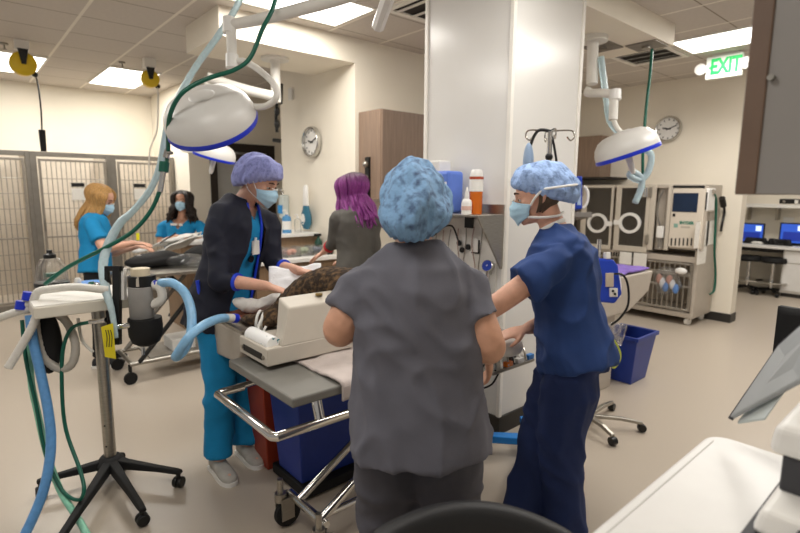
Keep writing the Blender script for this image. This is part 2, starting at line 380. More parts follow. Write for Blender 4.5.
# ================================================================ LEFT: KENNEL CAGES
kback = mat('pale_kennel_lining', 'd6ccbd', .6, var=.04)
wirem = mat('wire_steel', '9c958b', .4, .4, var=.05)
def kennel(x0, x1, label, card):
    r = thing('kennel_cage', label, 'kennel cage', ((x0+x1)/2, 8.0, 0), group='full height kennel cages')
    b = MB(); b.box(x0, x1, 8.9, 8.95, .1, 2.05); b.box(x0, x0+.03, 8.06, 8.9, .1, 2.05); b.box(x1-.03, x1, 8.06, 8.9, .1, 2.05); b.box(x0, x1, 8.06, 8.95, .0, .12)
    b.build('cage_body', kback, r)
    f = MB(); f.box(x0, x0+.07, 8.0, 8.06, 0, 2.06); f.box(x1-.05, x1, 8.0, 8.06, 0, 2.06); f.box(x0+.07, x1-.05, 8.0, 8.06, 2.0, 2.06); f.box(x0+.07, x1-.05, 8.0, 8.06, 0, .12)
    f.build('front_frame', steeld, r, bev=.004)
    d0, d1 = x0+.08, x1-.06
    f = MB(); 
    for a in ((d0, d0+.03, .14, 1.97), (d1-.03, d1, .14, 1.97), (d0+.03, d1-.03, 1.94, 1.97), (d0+.03, d1-.03, .14, .17), (d0+.03, d1-.03, .96, .98)): f.box(a[0], a[1], 7.97, 7.998, a[2], a[3])
    dr = f.build('door', wirem, r, bev=.004)
    w = MB(); n = int((d1-d0-.06)/.052)
    for k in range(1, n): x = d0+.03+k*(d1-d0-.06)/n; w.cyl((x, 7.985, .17), (x, 7.985, 1.94), .0048, n=6)
    for z in (.4, .58, .77, 1.15, 1.34, 1.53, 1.72): w.cyl((d0+.03, 7.98, z), (d1-.03, 7.98, z), .005, n=6)
    w.build('wire_grid', wirem, dr, smooth=True)
    MB().cyl((d0+.015, 7.95, 1.05), (d0+.015, 7.95, 1.2), .012).build('latch', steeld, dr)
    if card:
        h = box(card-.09, card+.09, 7.955, 7.972, 1.42, 1.68).build('card_holder', clear, r)
        box(card-.075, card+.075, 7.95, 7.955, 1.45, 1.6).build('card', paper, r); box(card-.075, card+.075, 7.95, 7.956, 1.62, 1.67).build('card_clip', black, r)
kennel(-.92, -.08, 'kennel cage at the far left picture edge', None)
kennel(-.07, .78, 'tall kennel cage cut by the left picture edge, no card', None)
kennel(.78, 1.68, 'tall kennel cage with a card behind the blonde woman', 1.27)
kennel(1.68, 2.52, 'tall kennel cage behind the clear hose, next to the corner', 2.02)
# ================================================================ ALCOVE
r = thing('counter_unit', 'white topped brown counter in the alcove, below the soap dispenser', 'counter', (2.6, 5.0, 0))
box(2.1, 3.05, 4.55, 5.7, .1, .88).build('cabinet_body', wood2, r); box(2.13, 3.05, 4.6, 5.7, 0, .1).build('toe_kick', basem, r)
box(2.06, 3.055, 4.5, 5.71, .88, .92).build('countertop', white, r, bev=.004)
for k in range(2): 
    f = box(2.12+.47*k, 2.56+.47*k, 4.532, 4.55, .13, .85).build('door', wood2, r, bev=.003); MB().cyl((2.34+.47*k-.06, 4.515, .8), (2.34+.47*k+.06, 4.515, .8), .006).build('handle', steel, f)
box(2.1, 3.05, 4.93, 4.96, .92, 1.1).build('back_panel', wood2, r); box(2.08, 3.055, 4.89, 5.7, 1.1, 1.135).build('raised_ledge', white, r, bev=.004)
r = thing('wall_cabinet', 'tall brown wood wall cabinet right of the alcove', 'cabinet', (3.6, 4.0, 1.5))
box(3.10, 4.3, 3.86, 4.205, 1.52, 2.36).build('cabinet_body', wood, r)
for x0, x1 in ((3.105, 3.64), (3.645, 4.295)): box(x0, x1, 3.84, 3.86, 1.525, 2.355).build('door', wood, r, bev=.002)
gp = onX(368, 178, 3.09); g = thing('glove_rack', 'black and white rack of small scopes on the wood cabinet side', 'instrument rack', gp)
box(3.075, 3.098, gp.y-.03, gp.y+.03, gp.z-.2, gp.z+.2).build('rack', black, g)
for dz in (-.12, .0, .13): MB().ball((3.06, gp.y, gp.z+dz), .032).build('instrument_head', steel, g, smooth=True)
def pump_bottle(c, h, r0, m1, cap, label, cat, lab=None):
    r = thing('bottle', label, cat, c)
    t = TR(*c)
    MB().lathe([(0, 0), (r0, 0), (r0, h*.62), (r0*.8, h*.72), (r0*.32, h*.76), (r0*.32, h*.82), (0, h*.82)], t, 18).build('bottle_body', m1, r, smooth=True)
    MB().lathe([(0, h*.8), (r0*.4, h*.8), (r0*.4, h*.87), (r0*.13, h*.88), (r0*.13, h), (0, h)], t, 12).build('pump', cap, r, smooth=True)
    MB().tube([V(c)+V((0, 0, h*.98)), V(c)+V((-r0*.6, -.0, h*.99)), V(c)+V((-r0, 0, h*.95))], r0*.13, n=6).build('spout', cap, r)
    if lab: MB().lathe([(r0*1.01, h*.15), (r0*1.02, h*.17), (r0*1.02, h*.5), (r0*1.01, h*.52)], t, 18).build('label', lab, r, smooth=True)
    return r
lblue = mat('blue_label', '2f8fd0', .5)
e = onX(286, 205, 3.04); r = thing('soap_dispenser', 'clear wall soap dispenser with blue label beside the door', 'dispenser', (3.0, e.y, e.z-.14))
box(2.965, 3.058, e.y-.055, e.y+.055, e.z-.16, e.z+.12).build('dispenser_body', mat('frosted_bottle', 'd5dcd8', .3, trans=.2), r, bev=.02)
box(2.955, 2.967, e.y-.05, e.y+.05, e.z-.1, e.z+.0).build('label', lblue, r)
MB().tube([(3.0, e.y, e.z+.12), (3.0, e.y, e.z+.17), (2.93, e.y-.08, e.z+.18)], .014).build('pump', chrome, r, smooth=True)
e = onX(310, 210, 3.05); r = thing('wall_sprayer', 'white and blue teardrop bottle hung on the alcove wall', 'sprayer', (3.0, e.y, e.z-.24))
MB().lathe([(0, -.22), (.05, -.21), (.085, -.14), (.08, -.06), (.05, .03), (.045, .06), (0, .06)], M.Translation((3.0, e.y, e.z)) @ M.Scale(.6, 4, (1, 0, 0)), 20).build('bottle_body', mat('blue_gel', '3f7f9a', .25, trans=.2), r, smooth=True)
MB().lathe([(.05, .05), (.048, .08), (.038, .26), (.02, .28), (0, .28)], M.Translation((3.0, e.y, e.z)) @ M.Scale(.6, 4, (1, 0, 0)), 20).build('grip', white, r, smooth=True)
MB().ball((2.955, e.y, e.z-.1), (.006, .045, .06)).build('label', paper, r, smooth=True)
e = onX(291, 94, 3.05); tag(box(3.035, 3.058, e.y-.045, e.y+.045, e.z-.07, e.z+.07).build('wall_sensor', whitem, bev=.006), 'small pale sensor plate high on the alcove wall', 'sensor')
c = onY(287, 236, 5.5); c.z = 1.135
pump_bottle((onY(287, 236, 5.05).x, 5.05, 1.135), .25, .05, mat('blue_soap', '4f8fc0', .3), white, 'white pump bottle with blue label on the alcove ledge', 'bottle', white)
pump_bottle((onY(298, 236, 5.05).x, 5.05, 1.135), .2, .04, clear, white, 'small clear pump bottle next to the blue labelled one', 'bottle')
for k, (cc, lb) in enumerate((('5d72b8', 'blue filled clear bin, leftmost in the counter row'), ('d29a88', 'pink filled clear bin, second in the counter row'), ('a8b096', 'green filled clear bin, third in the counter row'), ('6d7080', 'grey filled clear bin, rightmost in the counter row'))):
    x = 2.36+.155*k; r = thing('storage_bin', lb, 'storage bin', (x+.07, 4.71, .92), group='clear bins on the alcove counter')
    b = MB(); b.box(x, x+.145, 4.63, 4.636, .92, 1.02); b.box(x, x+.145, 4.794, 4.8, .92, 1.02); b.box(x, x+.006, 4.636, 4.794, .92, 1.02); b.box(x+.139, x+.145, 4.636, 4.794, .92, 1.02); b.box(x, x+.145, 4.63, 4.8, .92, .925)
    b.build('bin_shell', clear, r); bb = MB()
    for q in range(7): bb.ball((x+.03+.085*random.random(), 4.665+.1*random.random(), .955+.03*random.random()), .028, n=8, k=6)
    bb.build('contents', mat('bin_fill_%d' % k, cc, .7), r, smooth=True)
tag(box(2.985, 3.045, 4.6, 4.72, .92, .99).build('small_box', black, bev=.004), 'small black box at the end of the counter bins', 'box')
r = thing('green_spray_bottle', 'dark green spray bottle on the alcove counter', 'spray bottle', (3.0, 4.82, .92))
MB().lathe([(0, 0), (.04, 0), (.042, .12), (.015, .16), (.015, .18), (0, .18)], TR(3.0, 4.82, .92), 16).build('bottle_body', mat('dark_green', '1d4a3c', .4), r, smooth=True)
box(2.95, 3.03, 4.805, 4.835, 1.1, 1.13).build('spray_head', black, r, bev=.004)
# hanging plug near the alcove
a = onX(278, 88, 2.75); dd = (a-CAM).dot(FW)
r = thing('drop_cord', 'black drop cord with plugs hanging beside the alcove lamp pole', 'cord', at(278, 140, dd))
MB().cyl((at(278, 90, dd).x, at(278, 90, dd).y, 3.05), at(278, 88, dd), .02).build('cord', blackm, r)
MB().cyl(at(278, 103, dd), at(279, 84, dd), .05, .045).build('reel_body', black, r, smooth=True)
MB().tube([at(277, 100, dd), at(276, 118, dd), at(277, 132, dd)], .016).build('drop', blackm, r, smooth=True)
for y in (111, 124): MB().ball(at(277, y, dd), (.03, .03, .05)).build('plug', black, r, smooth=True)
MB().cyl(at(273, 140, dd), at(281, 141, dd), .02).build('hook', black, r)
# ================================================================ COLUMN: shelf, panel, gauge
r = thing('steel_shelf', 'stainless wall shelf on the column with bottles on it', 'shelf', (2.5, 2.35, 1.2))
b = MB(); b.box(2.35, 2.61, 2.0, 2.72, 1.445, 1.46); b.box(2.595, 2.61, 2.0, 2.72, 1.46, 1.52); b.build('shelf_top', steel, r, bev=.002)
for y in (2.0, 2.70): MB().prism([(0, 0), (.255, 0), (.255, -.33), (.23, -.33)], .012, M.Translation((2.355, y+.012, 1.445)) @ M.Rotation(pi/2, 4, 'X')).build('side_panel', steel, r)
r = thing('blue_jug', 'blue jug with white cap on the column shelf', 'jug', (2.5, 2.38, 1.46))
box(2.40, 2.55, 2.30, 2.47, 1.46, 1.73).build('jug_body', mat('jug_blue', '5f80d8', .4), r, bev=.02); box(2.42, 2.53, 2.40, 2.60, 1.62, 1.80).build('cap', white, r, bev=.01); box(2.395, 2.402, 2.315, 2.39, 1.52, 1.66).build('label', paper, r)
r = thing('orange_bottle', 'tall clear bottle of orange liquid on the column shelf', 'bottle', (2.5, 2.15, 1.46))
MB().lathe([(0, 0), (.04, 0), (.042, .18), (.041, .2), (0, .2)], TR(2.5, 2.15, 1.46), 20).build('liquid', orange, r, smooth=True)
MB().lathe([(.042, .2), (.041, .24), (.036, .265), (.03, .275), (0, .278)], TR(2.5, 2.15, 1.46), 20).build('bottle_neck', white, r, smooth=True)
MB().lathe([(.043, .14), (.0435, .14), (.0435, .235), (.043, .235)], TR(2.5, 2.15, 1.46), 20).build('label', paper, r, smooth=True); MB().lathe([(.044, .215), (.0445, .215), (.0445, .232), (.044, .232)], TR(2.5, 2.15, 1.46), 20).build('label_band', mat('red_band', 'b04a30', .6), r, smooth=True)
r = thing('dropper_bottle', 'small white dropper bottle in front of the orange one', 'bottle', (2.42, 2.15, 1.46))
MB().lathe([(0, 0), (.032, 0), (.033, .07), (.028, .085), (.015, .095), (.014, .105), (0, .105)], TR(2.42, 2.155, 1.46), 18).build('bottle_body', white, r, smooth=True)
MB().lathe([(.016, .1), (.014, .12), (.005, .165), (0, .168)], TR(2.42, 2.155, 1.46), 14).build('nozzle', white, r, smooth=True)
MB().lathe([(.0335, .025), (.034, .025), (.034, .05), (.0335, .05)], TR(2.42, 2.155, 1.46), 18).build('label', mat('pink_print', 'd8b4a8', .7), r, smooth=True)
pp = onX(470, 222, 2.6); r = thing('equipment_board', 'pale panel with hanging leads under the column shelf', 'panel', (2.6, 2.35, 1.0))
box(2.598, 2.611, 2.05, 2.70, .95, 1.42).build('board', whitem, r)
box(2.585, 2.598, pp.y-.035, pp.y+.035, pp.z-.04, pp.z+.04).build('black_clip', black, r)
p2 = onX(475, 246, 2.59); f = box(2.588, 2.598, p2.y-.035, p2.y+.03, p2.z-.05, p2.z+.04).build('card_frame', black, r); box(2.584, 2.588, p2.y-.028, p2.y+.03, p2.z-.04, p2.z+.05).build('card', paper, f)
for k in range(7):
    y = 2.16+.07*k; MB().tube([(2.585, y, 1.38-.01*k), (2.575, y+.01*sin(k*2), 1.25), (2.58, y+.02*cos(k*3), 1.1), (2.585, y+.015, 1.0+.03*sin(k))], .004, n=6).build('lead', mat('lead_pink', 'b59a90', .5) if k % 2 else steel, r, smooth=True)
for px, py in ((459, 243), (468, 247), (462, 250)): q = onX(px, py, 2.58); MB().lathe([(.016, -.004), (.02, -.004), (.02, .004), (.016, .004)], M.Translation(q) @ frame((1, 0, 0), (0, 1, 0)), 12).build('instrument_ring', black, r, smooth=True)
r = thing('dark_flask', 'dark round flask by the grey worker below the shelf', 'flask', onX(432, 228, 2.5))
q = onX(432, 228, 2.52); MB().tube([onX(440, 228, 2.5), onX(452, 226, 2.5), onX(458, 240, 2.5)], .006).build('cable', black, r, smooth=True)
MB().ball(q, (.05, .05, .06)).build('flask_body', mat('dark_olive', '4a4036', .4), r, smooth=True)
e = onX(488, 266, 2.57); r = thing('blue_gauge', 'round blue suction gauge on the column wall', 'gauge', e)
gm = M.Translation(e) @ frame((-1, -.25, .35), (0, 1, 0)); MB().lathe([(0, -.02), (.038, -.02), (.04, 0), (.038, .014), (.034, .016)], gm, 24).build('gauge_case', chrome, r, smooth=True)
MB().lathe([(0, .01), (.034, .01), (.034, .017), (0, .018)], gm, 24).build('dial', blue, r, smooth=True); MB().ball(gm @ V((0, 0, .02)), .005).build('pivot', white, r)
MB().tube([e+V((.0, 0, -.04)), e+V((-.005, .0, -.1)), e+V((-.01, .01, -.15))], .014).build('stem', chrome, r, smooth=True)
MB().cyl(e+V((0, .01, -.12)), e+V((0, .015, -.18)), .018).build('knob', mat('navy_knob', '22346e', .4), r, smooth=True); MB().cyl(e+V((0, 0, -.05)), (2.612, e.y, e.z-.05), .012).build('wall_pipe', chrome, r)
# ================================================================ SURGICAL LAMPS
def lamp(name_label, c, axis, R, H, arm, handle=True, side=None):
    r = thing('surgical_lamp', name_label, 'surgical lamp', c)
    m = frame(axis, side or RT); m.translation = c
    prof = [(R*.99, 0), (R, H*.1), (R*.99, H*.32), (R*.93, H*.58), (R*.79, H*.82), (R*.6, H*.95), (R*.45, H*.99), (0, H)]
    MB().lathe(prof, m, 40).build('lamp_shade', mat('lamp_white', 'd6d4d0', .35, var=.01), r, smooth=True)
    MB().lathe([(R*.9, -.006), (R*1.0, -.006), (R*1.015, H*.04), (R*1.0, H*.13), (R*.97, H*.13)], m, 40).build('blue_rim', bluec, r, smooth=True)
    MB().lathe([(0, -.004), (R*.93, -.004), (R*.93, .01), (0, .01)], m, 40).build('lens', mat('lamp_lens', 'e8ecf4', .15), r, smooth=True)
    MB().lathe([(0, H*.975), (R*.26, H*.985), (R*.28, H*1.0), (R*.24, H*1.04), (0, H*1.05)], m, 24).build('top_cap', mat('lamp_white', 'd6d4d0'), r, smooth=True)
    if handle: MB().lathe([(.03, 0), (.024, -.05), (.02, -.13), (.012, -.15), (0, -.15)], m, 14).build('handle', whitem, r, smooth=True)
    for nm, pts, rad in arm: MB().tube(pts, rad, n=14).build(nm, whitem if nm != 'joint' else white, r, smooth=True)
    return r
def aim(px, py, toward, dx, dy):      # axis of a lamp head as seen from where the photographer stood
    r_ = ray(px, py).normalized(); u_ = (UP-r_*UP.dot(r_)).normalized(); x_ = r_.cross(u_); d_ = (x_*dx+u_*dy).normalized()
    return (-r_*toward+d_*sqrt(1-toward*toward)).normalized()
L1 = 2.6; c = at(213, 125, L1); ax = aim(212, 124, .45, -.37, .93)
lamp('large white surgical lamp with blue rim, nearest the camera', c, ax, .228, .16,
     [('yoke', [at(254, 107, L1), at(266, 106, L1-.03), at(276, 98, L1-.06), at(275, 86, L1-.06), at(264, 74, L1-.02), at(250, 64, L1), at(241, 61, L1), at(232, 63, L1)], .016),
      ('joint', [at(232, 68, L1), at(232, 55, L1)], .032), ('vertical_arm', [at(232, 58, L1), at(231, 25, L1)], .025), ('joint', [at(229, 33, L1), at(229, 18, L1)], .032),
      ('horizontal_arm', [at(229, 25, L1), at(270, 17, L1-.05), at(352, -6, L1-.35), at(392, -30, L1-.5)], [.025, .028, .03, .03]), ('ceiling_pole', [at(392, -26, L1-.5), V((*at(392, -30, L1-.5).xy, 3.05))], .045), ('ceiling_plate', [V((*at(392, -30, L1-.5).xy, 3.02)), V((*at(392, -30, L1-.5).xy, 3.05))], .13)], handle=False)
L2 = 4.75; c = at(214, 158, L2); mt = onZ(275, 58, 2.82)
lamp('small white surgical lamp with blue rim by the doorway', c, aim(214, 157, .1, .2, .98), .19, .14,
     [('pole', [mt, (mt.x, mt.y, 2.42)], .045), ('ceiling_plate', [(mt.x, mt.y, 2.82), (mt.x, mt.y, 2.80)], .13), ('horizontal_arm', [(mt.x, mt.y, 2.47), at(240, 88, L2-.05), at(207, 77, L2-.2)], .045), ('vertical_arm', [at(207, 77, L2-.2), at(205, 110, L2-.1), at(206, 142, L2)], .025),
      ('yoke', [at(193, 152, L2), at(182, 150, L2), at(180, 142, L2)], .012)])
L3 = 3.9; c = at(629, 152, L3); q = onZ(593, 37, 2.872); dq = (q-CAM).dot(FW)
lamp('white surgical lamp with blue rim hanging right of the column', at(628, 155, L3), aim(628, 155, .06, -.26, .96), .235, .18,
     [('ceiling_plate', [q, q-V((0, 0, .04))], .12), ('pole', [q, at(592, 84, dq)], .045), ('horizontal_arm', [at(590, 88, dq), at(588, 93, dq), at(600, 93, L3+.1), at(615, 94, L3)], .033), ('joint', [at(615, 90, L3), at(615, 100, L3)], .045),
      ('vertical_arm', [at(614, 96, L3), at(613, 120, L3)], .033), ('yoke', [at(613, 118, L3), at(616, 126, L3), at(622, 134, L3)], .018)])
# flat arm bracket at top centre
q0, q1 = at(378, 27, 2.2), at(392, -14, 2.0)
tag(MB().tube([q0, q0*.5+q1*.5, q1, q1+V((.02, .0, .1)), V((q1.x+.03, q1.y, 3.05))], .028, n=8).build('lamp_arm_end', white, smooth=True), 'white square arm end coming down at the top centre', 'lamp arm')
# ================================================================ HOSES
def hose(nm, pts, rad, m, label, cat='hose', rib=0, sub=6, extra=None):
    r = thing(nm, label, cat, pts[-1]); MB().tube(pts, rad, n=10, sub=sub, rib=rib).build('tube', m, r, smooth='all')
    for en, ep, er, em in extra or []: MB().cyl(ep[0], ep[1], er).build(en, em, r, smooth=True)
    return r
hose('clear_hose', [V((*at(262, -60, 2.8).xy, 3.05)), at(243, -8, 2.75), at(222, 30, 2.72), at(199, 62, 2.7), at(181, 92, 2.7), at(168, 122, 2.7), at(160, 165, 2.7), at(150, 190, 2.7), at(132, 212, 2.68), at(120, 223, 2.66), at(108, 245, 2.62), at(103, 266, 2.58), at(106, 290, 2.5), at(112, 312, 2.48), at(116, 338, 2.48)],
     [.017]*9+[.022]*3+[.02, .014, .012], hosec, 'clear pale blue hose running from the ceiling past the near lamp', rib=.03)
hose('green_gas_hose', [V((*at(290, -70, 2.5).xy, 3.05)), at(277, -8, 2.45), at(262, 30, 2.42), at(250, 58, 2.42), at(234, 70, 2.4), at(212, 77, 2.36), at(192, 86, 2.34), at(178, 98, 2.34), at(169, 120, 2.42), at(168, 152, 2.6), at(165, 168, 2.6), at(160, 190, 2.6), at(150, 212, 2.6), at(132, 232, 2.6), at(105, 248, 2.6), at(70, 266, 2.6), at(45, 284, 2.62)], .0105, green,
     'dark green gas hose draped over the near lamp, down to the machine', extra=[('fitting', (at(168, 150, 2.6), at(166, 158, 2.6)), .016, chrome), ('hand_nut', (at(164.5, 162, 2.6), at(163.5, 172, 2.6)), .024, green), ('fitting', (at(163.5, 172, 2.6), at(160, 192, 2.6)), .014, chrome), ('side_valve', (at(165, 153, 2.6), at(172, 153, 2.58)), .008, steeld)])
g3 = [at(p[0], p[1], 4.2) for p in ((601, 57), (603, 75), (606, 95), (612, 125), (640, 146), (651, 155), (648, 172), (640, 180), (630, 176), (633, 172), (641, 178), (641, 188), (635, 203))]
hose('coiled_clear_hose', g3, .026, hosec, 'knotted clear hose hanging below the right hand lamp', rib=.03)
hose('green_drop_hose', [at(p[0], p[1], 4.35) for p in ((652, 49), (650, 75), (646, 110), (643, 150), (643, 180), (645, 192))], .0125, green, 'green gas hose hanging straight down at the right', extra=[('connector', (at(645, 188, 4.35), at(645, 197, 4.35)), .022, chrome)])
# ================================================================ ANAESTHESIA MACHINE
S = V((.535, 3.05, 0))
r = thing('anesthesia_machine', 'anaesthesia machine on a rolling steel pole at left foreground', 'anaesthesia machine', S)
MB().cyl(S+V((0, 0, .09)), S+V((0, 0, 1.0)), .031, n=20).build('pole', steel, r, smooth=True)
for dz in (.2, .32): MB().ball(S+V((0, 0, dz)) - FW*.031, .005).build('bolt', black, r)
MB().lathe([(0, .07), (.07, .07), (.075, .1), (.05, .135), (.034, .14)], M.Translation(S), 20).build('base_hub', blackm, r, smooth=True)
for px, py in ((179, 487), (143, 525), (60, 560), (42, 497), (124, 469)):
    e = onZ(px, py, 0.0); d = (e-S); d.z = 0; L = d.length; d.normalize(); sd = V((-d.y, d.x, 0)); pts = []
    b = MB(); rs = []
    for t, w, z0, z1 in ((.03, .032, .075, .125), (.3, .028, .078, .12), (.7, .022, .082, .11), (.97, .02, .08, .105), (1.05, .016, .08, .1)):
        o_ = S+d*L*t; rs.append([o_+sd*w+V((0, 0, z0)), o_-sd*w+V((0, 0, z0)), o_-sd*w*.7+V((0, 0, z1)), o_+sd*w*.7+V((0, 0, z1))])
    lg = b.rings(rs).build('leg', blackm, r, bev=.006)
    w = MB(); o_ = S+d*L; w.cyl(o_+V((0, 0, .05)), o_+V((0, 0, .09)), .012); 
    for s_ in (-1, 1): w.lathe([(0, -.011), (.026, -.011), (.03, -.006), (.03, .006), (.026, .011), (0, .011)], M.Translation(o_+V((0, 0, .031))+d*s_*.014) @ frame(d, (0, 0, 1)), 18)
    w.build('caster', black, lg, smooth=True)
tz = 1.0
box(.235, .69, 2.83, 3.24, tz, tz+.055).build('tray', mat('machine_cream', 'd6d0c2', .4, var=.02), r, bev=.006)
b = MB(); b.box(.24, .685, 2.84, 3.23, tz+.055, tz+.06); b.build('tray_liner', whitem, r)
dm = M.Translation(onZ(53, 286, tz+.06)+V((0, .02, 0)))
MB().lathe([(.085, 0), (.085, .02), (.08, .022)], dm, 28).build('dome_base', black, r, smooth=True)
q = MB().lathe([(.08, .02), (.078, .07), (.066, .12), (.05, .15), (.02, .16), (0, .16)], dm, 28).build('clear_dome', clear, r, smooth=True)
MB().lathe([(0, .155), (.03, .155), (.03, .175), (.014, .185), (.014, .2), (0, .2)], dm, 18).build('dome_knob', black, q, smooth=True)
MB().lathe([(0, .05), (.026, .05), (.026, .07), (0, .07)], dm, 16).build('valve_disc', green, q, smooth=True)
p = onZ(90, 284, tz+.06); MB().lathe([(0, 0), (.075, 0), (.075, .012), (0, .012)], M.Translation(p), 24).build('blue_disc', cyan, r, smooth=True)
for (px, py, m_) in ((78, 285, whitem), (92, 289, green), (97, 290, chrome)): p = onZ(px, py, tz+.06); MB().lathe([(0, 0), (.018, 0), (.018, .03), (.012, .04), (0, .04)], M.Translation(p), 16).build('control_knob', m_, r, smooth=True)
D0 = 2.5
# vaporizer canister and its upright
bx = lambda x0, y0, x1, y1, d, th, m_, nm, par, bev=.003: MB().hexa([at(x0, y1, d), at(x1, y1, d), at(x1, y1, d)+FW*th, at(x0, y1, d)+FW*th, at(x0, y0, d), at(x1, y0, d), at(x1, y0, d)+FW*th, at(x0, y0, d)+FW*th]).build(nm, m_, par, bev=bev)
def vcan(x0, x1, y0, y1, d, m_, nm, prof=None):
    a, b_ = at((x0+x1)/2, y1, d), at((x0+x1)/2, y0, d); R = (x1-x0)/2*d/F; h = b_.z-a.z
    mm = M.Translation(a+FW*R)
    return MB().lathe([(0, 0)] + [(R*k, h*t) for k, t in (prof or ((.96, 0), (1, .02), (1, .98), (.96, 1)))] + [(0, h)], mm, 28).build(nm, m_, r, smooth=True)
cy_ = vcan(125, 148, 286, 320, D0, mat('vaporizer_grey', '8b8884', .45), 'vaporizer_body')
vcan(123, 149, 275, 288, D0-.005, black, 'vaporizer_collar'); vcan(127, 145, 268, 276, D0, mat('dial_cream', 'd8cbb0', .5), 'vaporizer_dial')
vcan(122, 155, 318, 347, D0-.01, blackm, 'absorber_bowl', ((.5, 0), (.8, .12), (.96, .35), (1, .7), (.96, 1)))
bx(136, 277, 138.5, 287, D0-.012, .01, beige, 'scale_mark', r, 0)
MB().cyl(at(143, 347, D0+.08), at(143, 355, D0+.08), .008).build('drain_cock', chrome, r)
bx(112, 266, 119, 345, D0, .03, black, 'upright_post', r); bx(104, 266, 122, 271, D0+.01, .02, black, 'top_bracket', r); bx(104, 268, 108, 295, D0+.01, .02, black, 'side_bar', r)
bx(120, 268, 124, 300, D0+.02, .03, white, 'flow_meter', r)
MB().cyl(at(119, 327, D0), at(131, 325, D0), .014).build('pressure_port', chrome, r, smooth=True)
b = MB(); b.hexa([at(105, 357, D0-.05), at(116, 359, D0-.05), at(116, 359, D0-.047), at(105, 357, D0-.047), at(101, 327, D0-.05), at(113, 323, D0-.05), at(113, 323, D0-.047), at(101, 327, D0-.047)])
tg = b.build('yellow_tag', mat('yellow_tag', 'd8c71e', .6), r)
for k in range(3): MB().tube([at(105.5+2.5*k, 330, D0-.052), at(107+2.5*k, 337, D0-.052), at(106.5+2.5*k, 347, D0-.052)], .0018, n=5).build('handwriting', black, tg)
# breathing bag
bb = MB(); rs = []
for y, w in ((308, 4), (316, 9), (328, 13.5), (345, 15), (358, 13), (368, 8), (374, 3)):
    cx = 45 + (y-308)*.06; p = at(cx, y, 2.58); w_ = w*2.58/F; rs.append([p + RT*w_*cos(2*pi*j/18) + FW*w_*.7*sin(2*pi*j/18) for j in range(18)])
bb.rings(rs).build('breathing_bag', blackm, r, smooth='all', sub=1)
MB().tube([at(33, 302, 2.5), at(38, 292, 2.5), at(52, 289, 2.48), at(75, 287, 2.48), at(98, 289, 2.48), at(108, 290, 2.5)], .019, n=12, sub=12, rib=.05).build('white_hose', hosew, r, smooth='all')
MB().tube([at(40, 305, 2.5), at(33, 325, 2.47), at(22, 345, 2.45), at(8, 368, 2.43)], .019, n=12, sub=12, rib=.05).build('white_hose', hosew, r, smooth='all')
MB().tube([at(30, 308, 2.52), at(10, 314, 2.5), at(-12, 322, 2.5)], .019, n=12, sub=10, rib=.05).build('white_hose', hosew, r, smooth='all')
MB().tube([at(48, 310, 2.62), at(65, 320, 2.6), at(75, 342, 2.58), at(73, 362, 2.57), at(62, 369, 2.56), at(48, 361, 2.55), at(40, 340, 2.54), at(34, 315, 2.54)], .02, n=12, sub=9, rib=.05).build('clear_loop_hose', mat('translucent_hose', 'c2bcb2', .3, trans=.2), r, smooth='all')
MB().tube([at(30, 315, 2.5), at(33, 340, 2.5), at(41, 375, 2.5), at(48, 410, 2.48), at(51, 445, 2.45), at(45, 485, 2.4), at(32, 520, 2.35), at(16, 550, 2.3)], .022, n=12, sub=9).build('blue_hose', hosed, r, smooth='all')
MB().tube([at(30, 340, 2.58), at(31, 380, 2.58), at(38, 415, 2.58), at(46, 450, 2.55), at(60, 490, 2.5), at(80, 522, 2.4), at(95, 550, 2.3)], .016, n=10).build('seafoam_hose', hoseg, r, smooth='all')
MB().tube([at(22, 320, 2.56), at(26, 360, 2.55), at(36, 405, 2.54), at(46, 455, 2.52), at(62, 490, 2.48), at(78, 500, 2.46), at(84, 490, 2.46), at(80, 470, 2.5), at(66, 430, 2.55), at(62, 390, 2.55), at(63, 350, 2.55), at(72, 328, 2.55), at(90, 322, 2.52)], .009, n=8).build('green_hose', green, r, smooth='all')
MB().cyl(at(90, 322, 2.52), at(106, 320, 2.5), .012).build('fitting', chrome, r, smooth=True)
MB().tube([at(78, 318, 2.62), at(82, 340, 2.62), at(93, 352, 2.62)], .008).build('thin_tube', hosew, r, smooth=True)
for px, py in ((28, 296), (21, 305)): a = at(px, py, 2.5); MB().lathe([(0, -.02), (.024, -.02), (.024, .02), (.0, .02)], M.Translation(a) @ frame(UP+RT*.2, RT), 16).build('blue_collar', bluec, r, smooth=True)
MB().ball(at(28, 303, 2.52), (.03, .03, .025)).build('hose_elbow', hosew, r, smooth=True)
MB().cyl(at(149, 285, 2.55), at(157, 284, 2.55), .02).build('blue_collar', bluec, r, smooth=True)
MB().tube([at(152, 284, 2.55), at(160, 288, 2.55), at(162, 298, 2.55), at(155, 304, 2.55), at(149, 303, 2.56)], .022, rib=.05, sub=8).build('white_elbow_hose', hosew, r, smooth='all')
hose('breathing_hose', [at(160, 283, 2.55), at(172, 283, 2.53), at(184, 292, 2.5), at(191, 310, 2.47), at(191, 332, 2.43), at(184, 350, 2.4), at(176, 357, 2.36), at(180, 350, 2.33), at(190, 336, 2.33), at(204, 325, 2.42), at(218, 319, 2.52), at(226, 318, 2.58)], .022, hoseb, 'light blue breathing hose looping from machine to the animal', sub=8, extra=[('white_sleeve', (at(224, 318, 2.57), at(233, 318, 2.62)), .021, hosew), ('blue_collar', (at(233, 318, 2.62), at(237, 318.5, 2.64)), .024, bluec)])
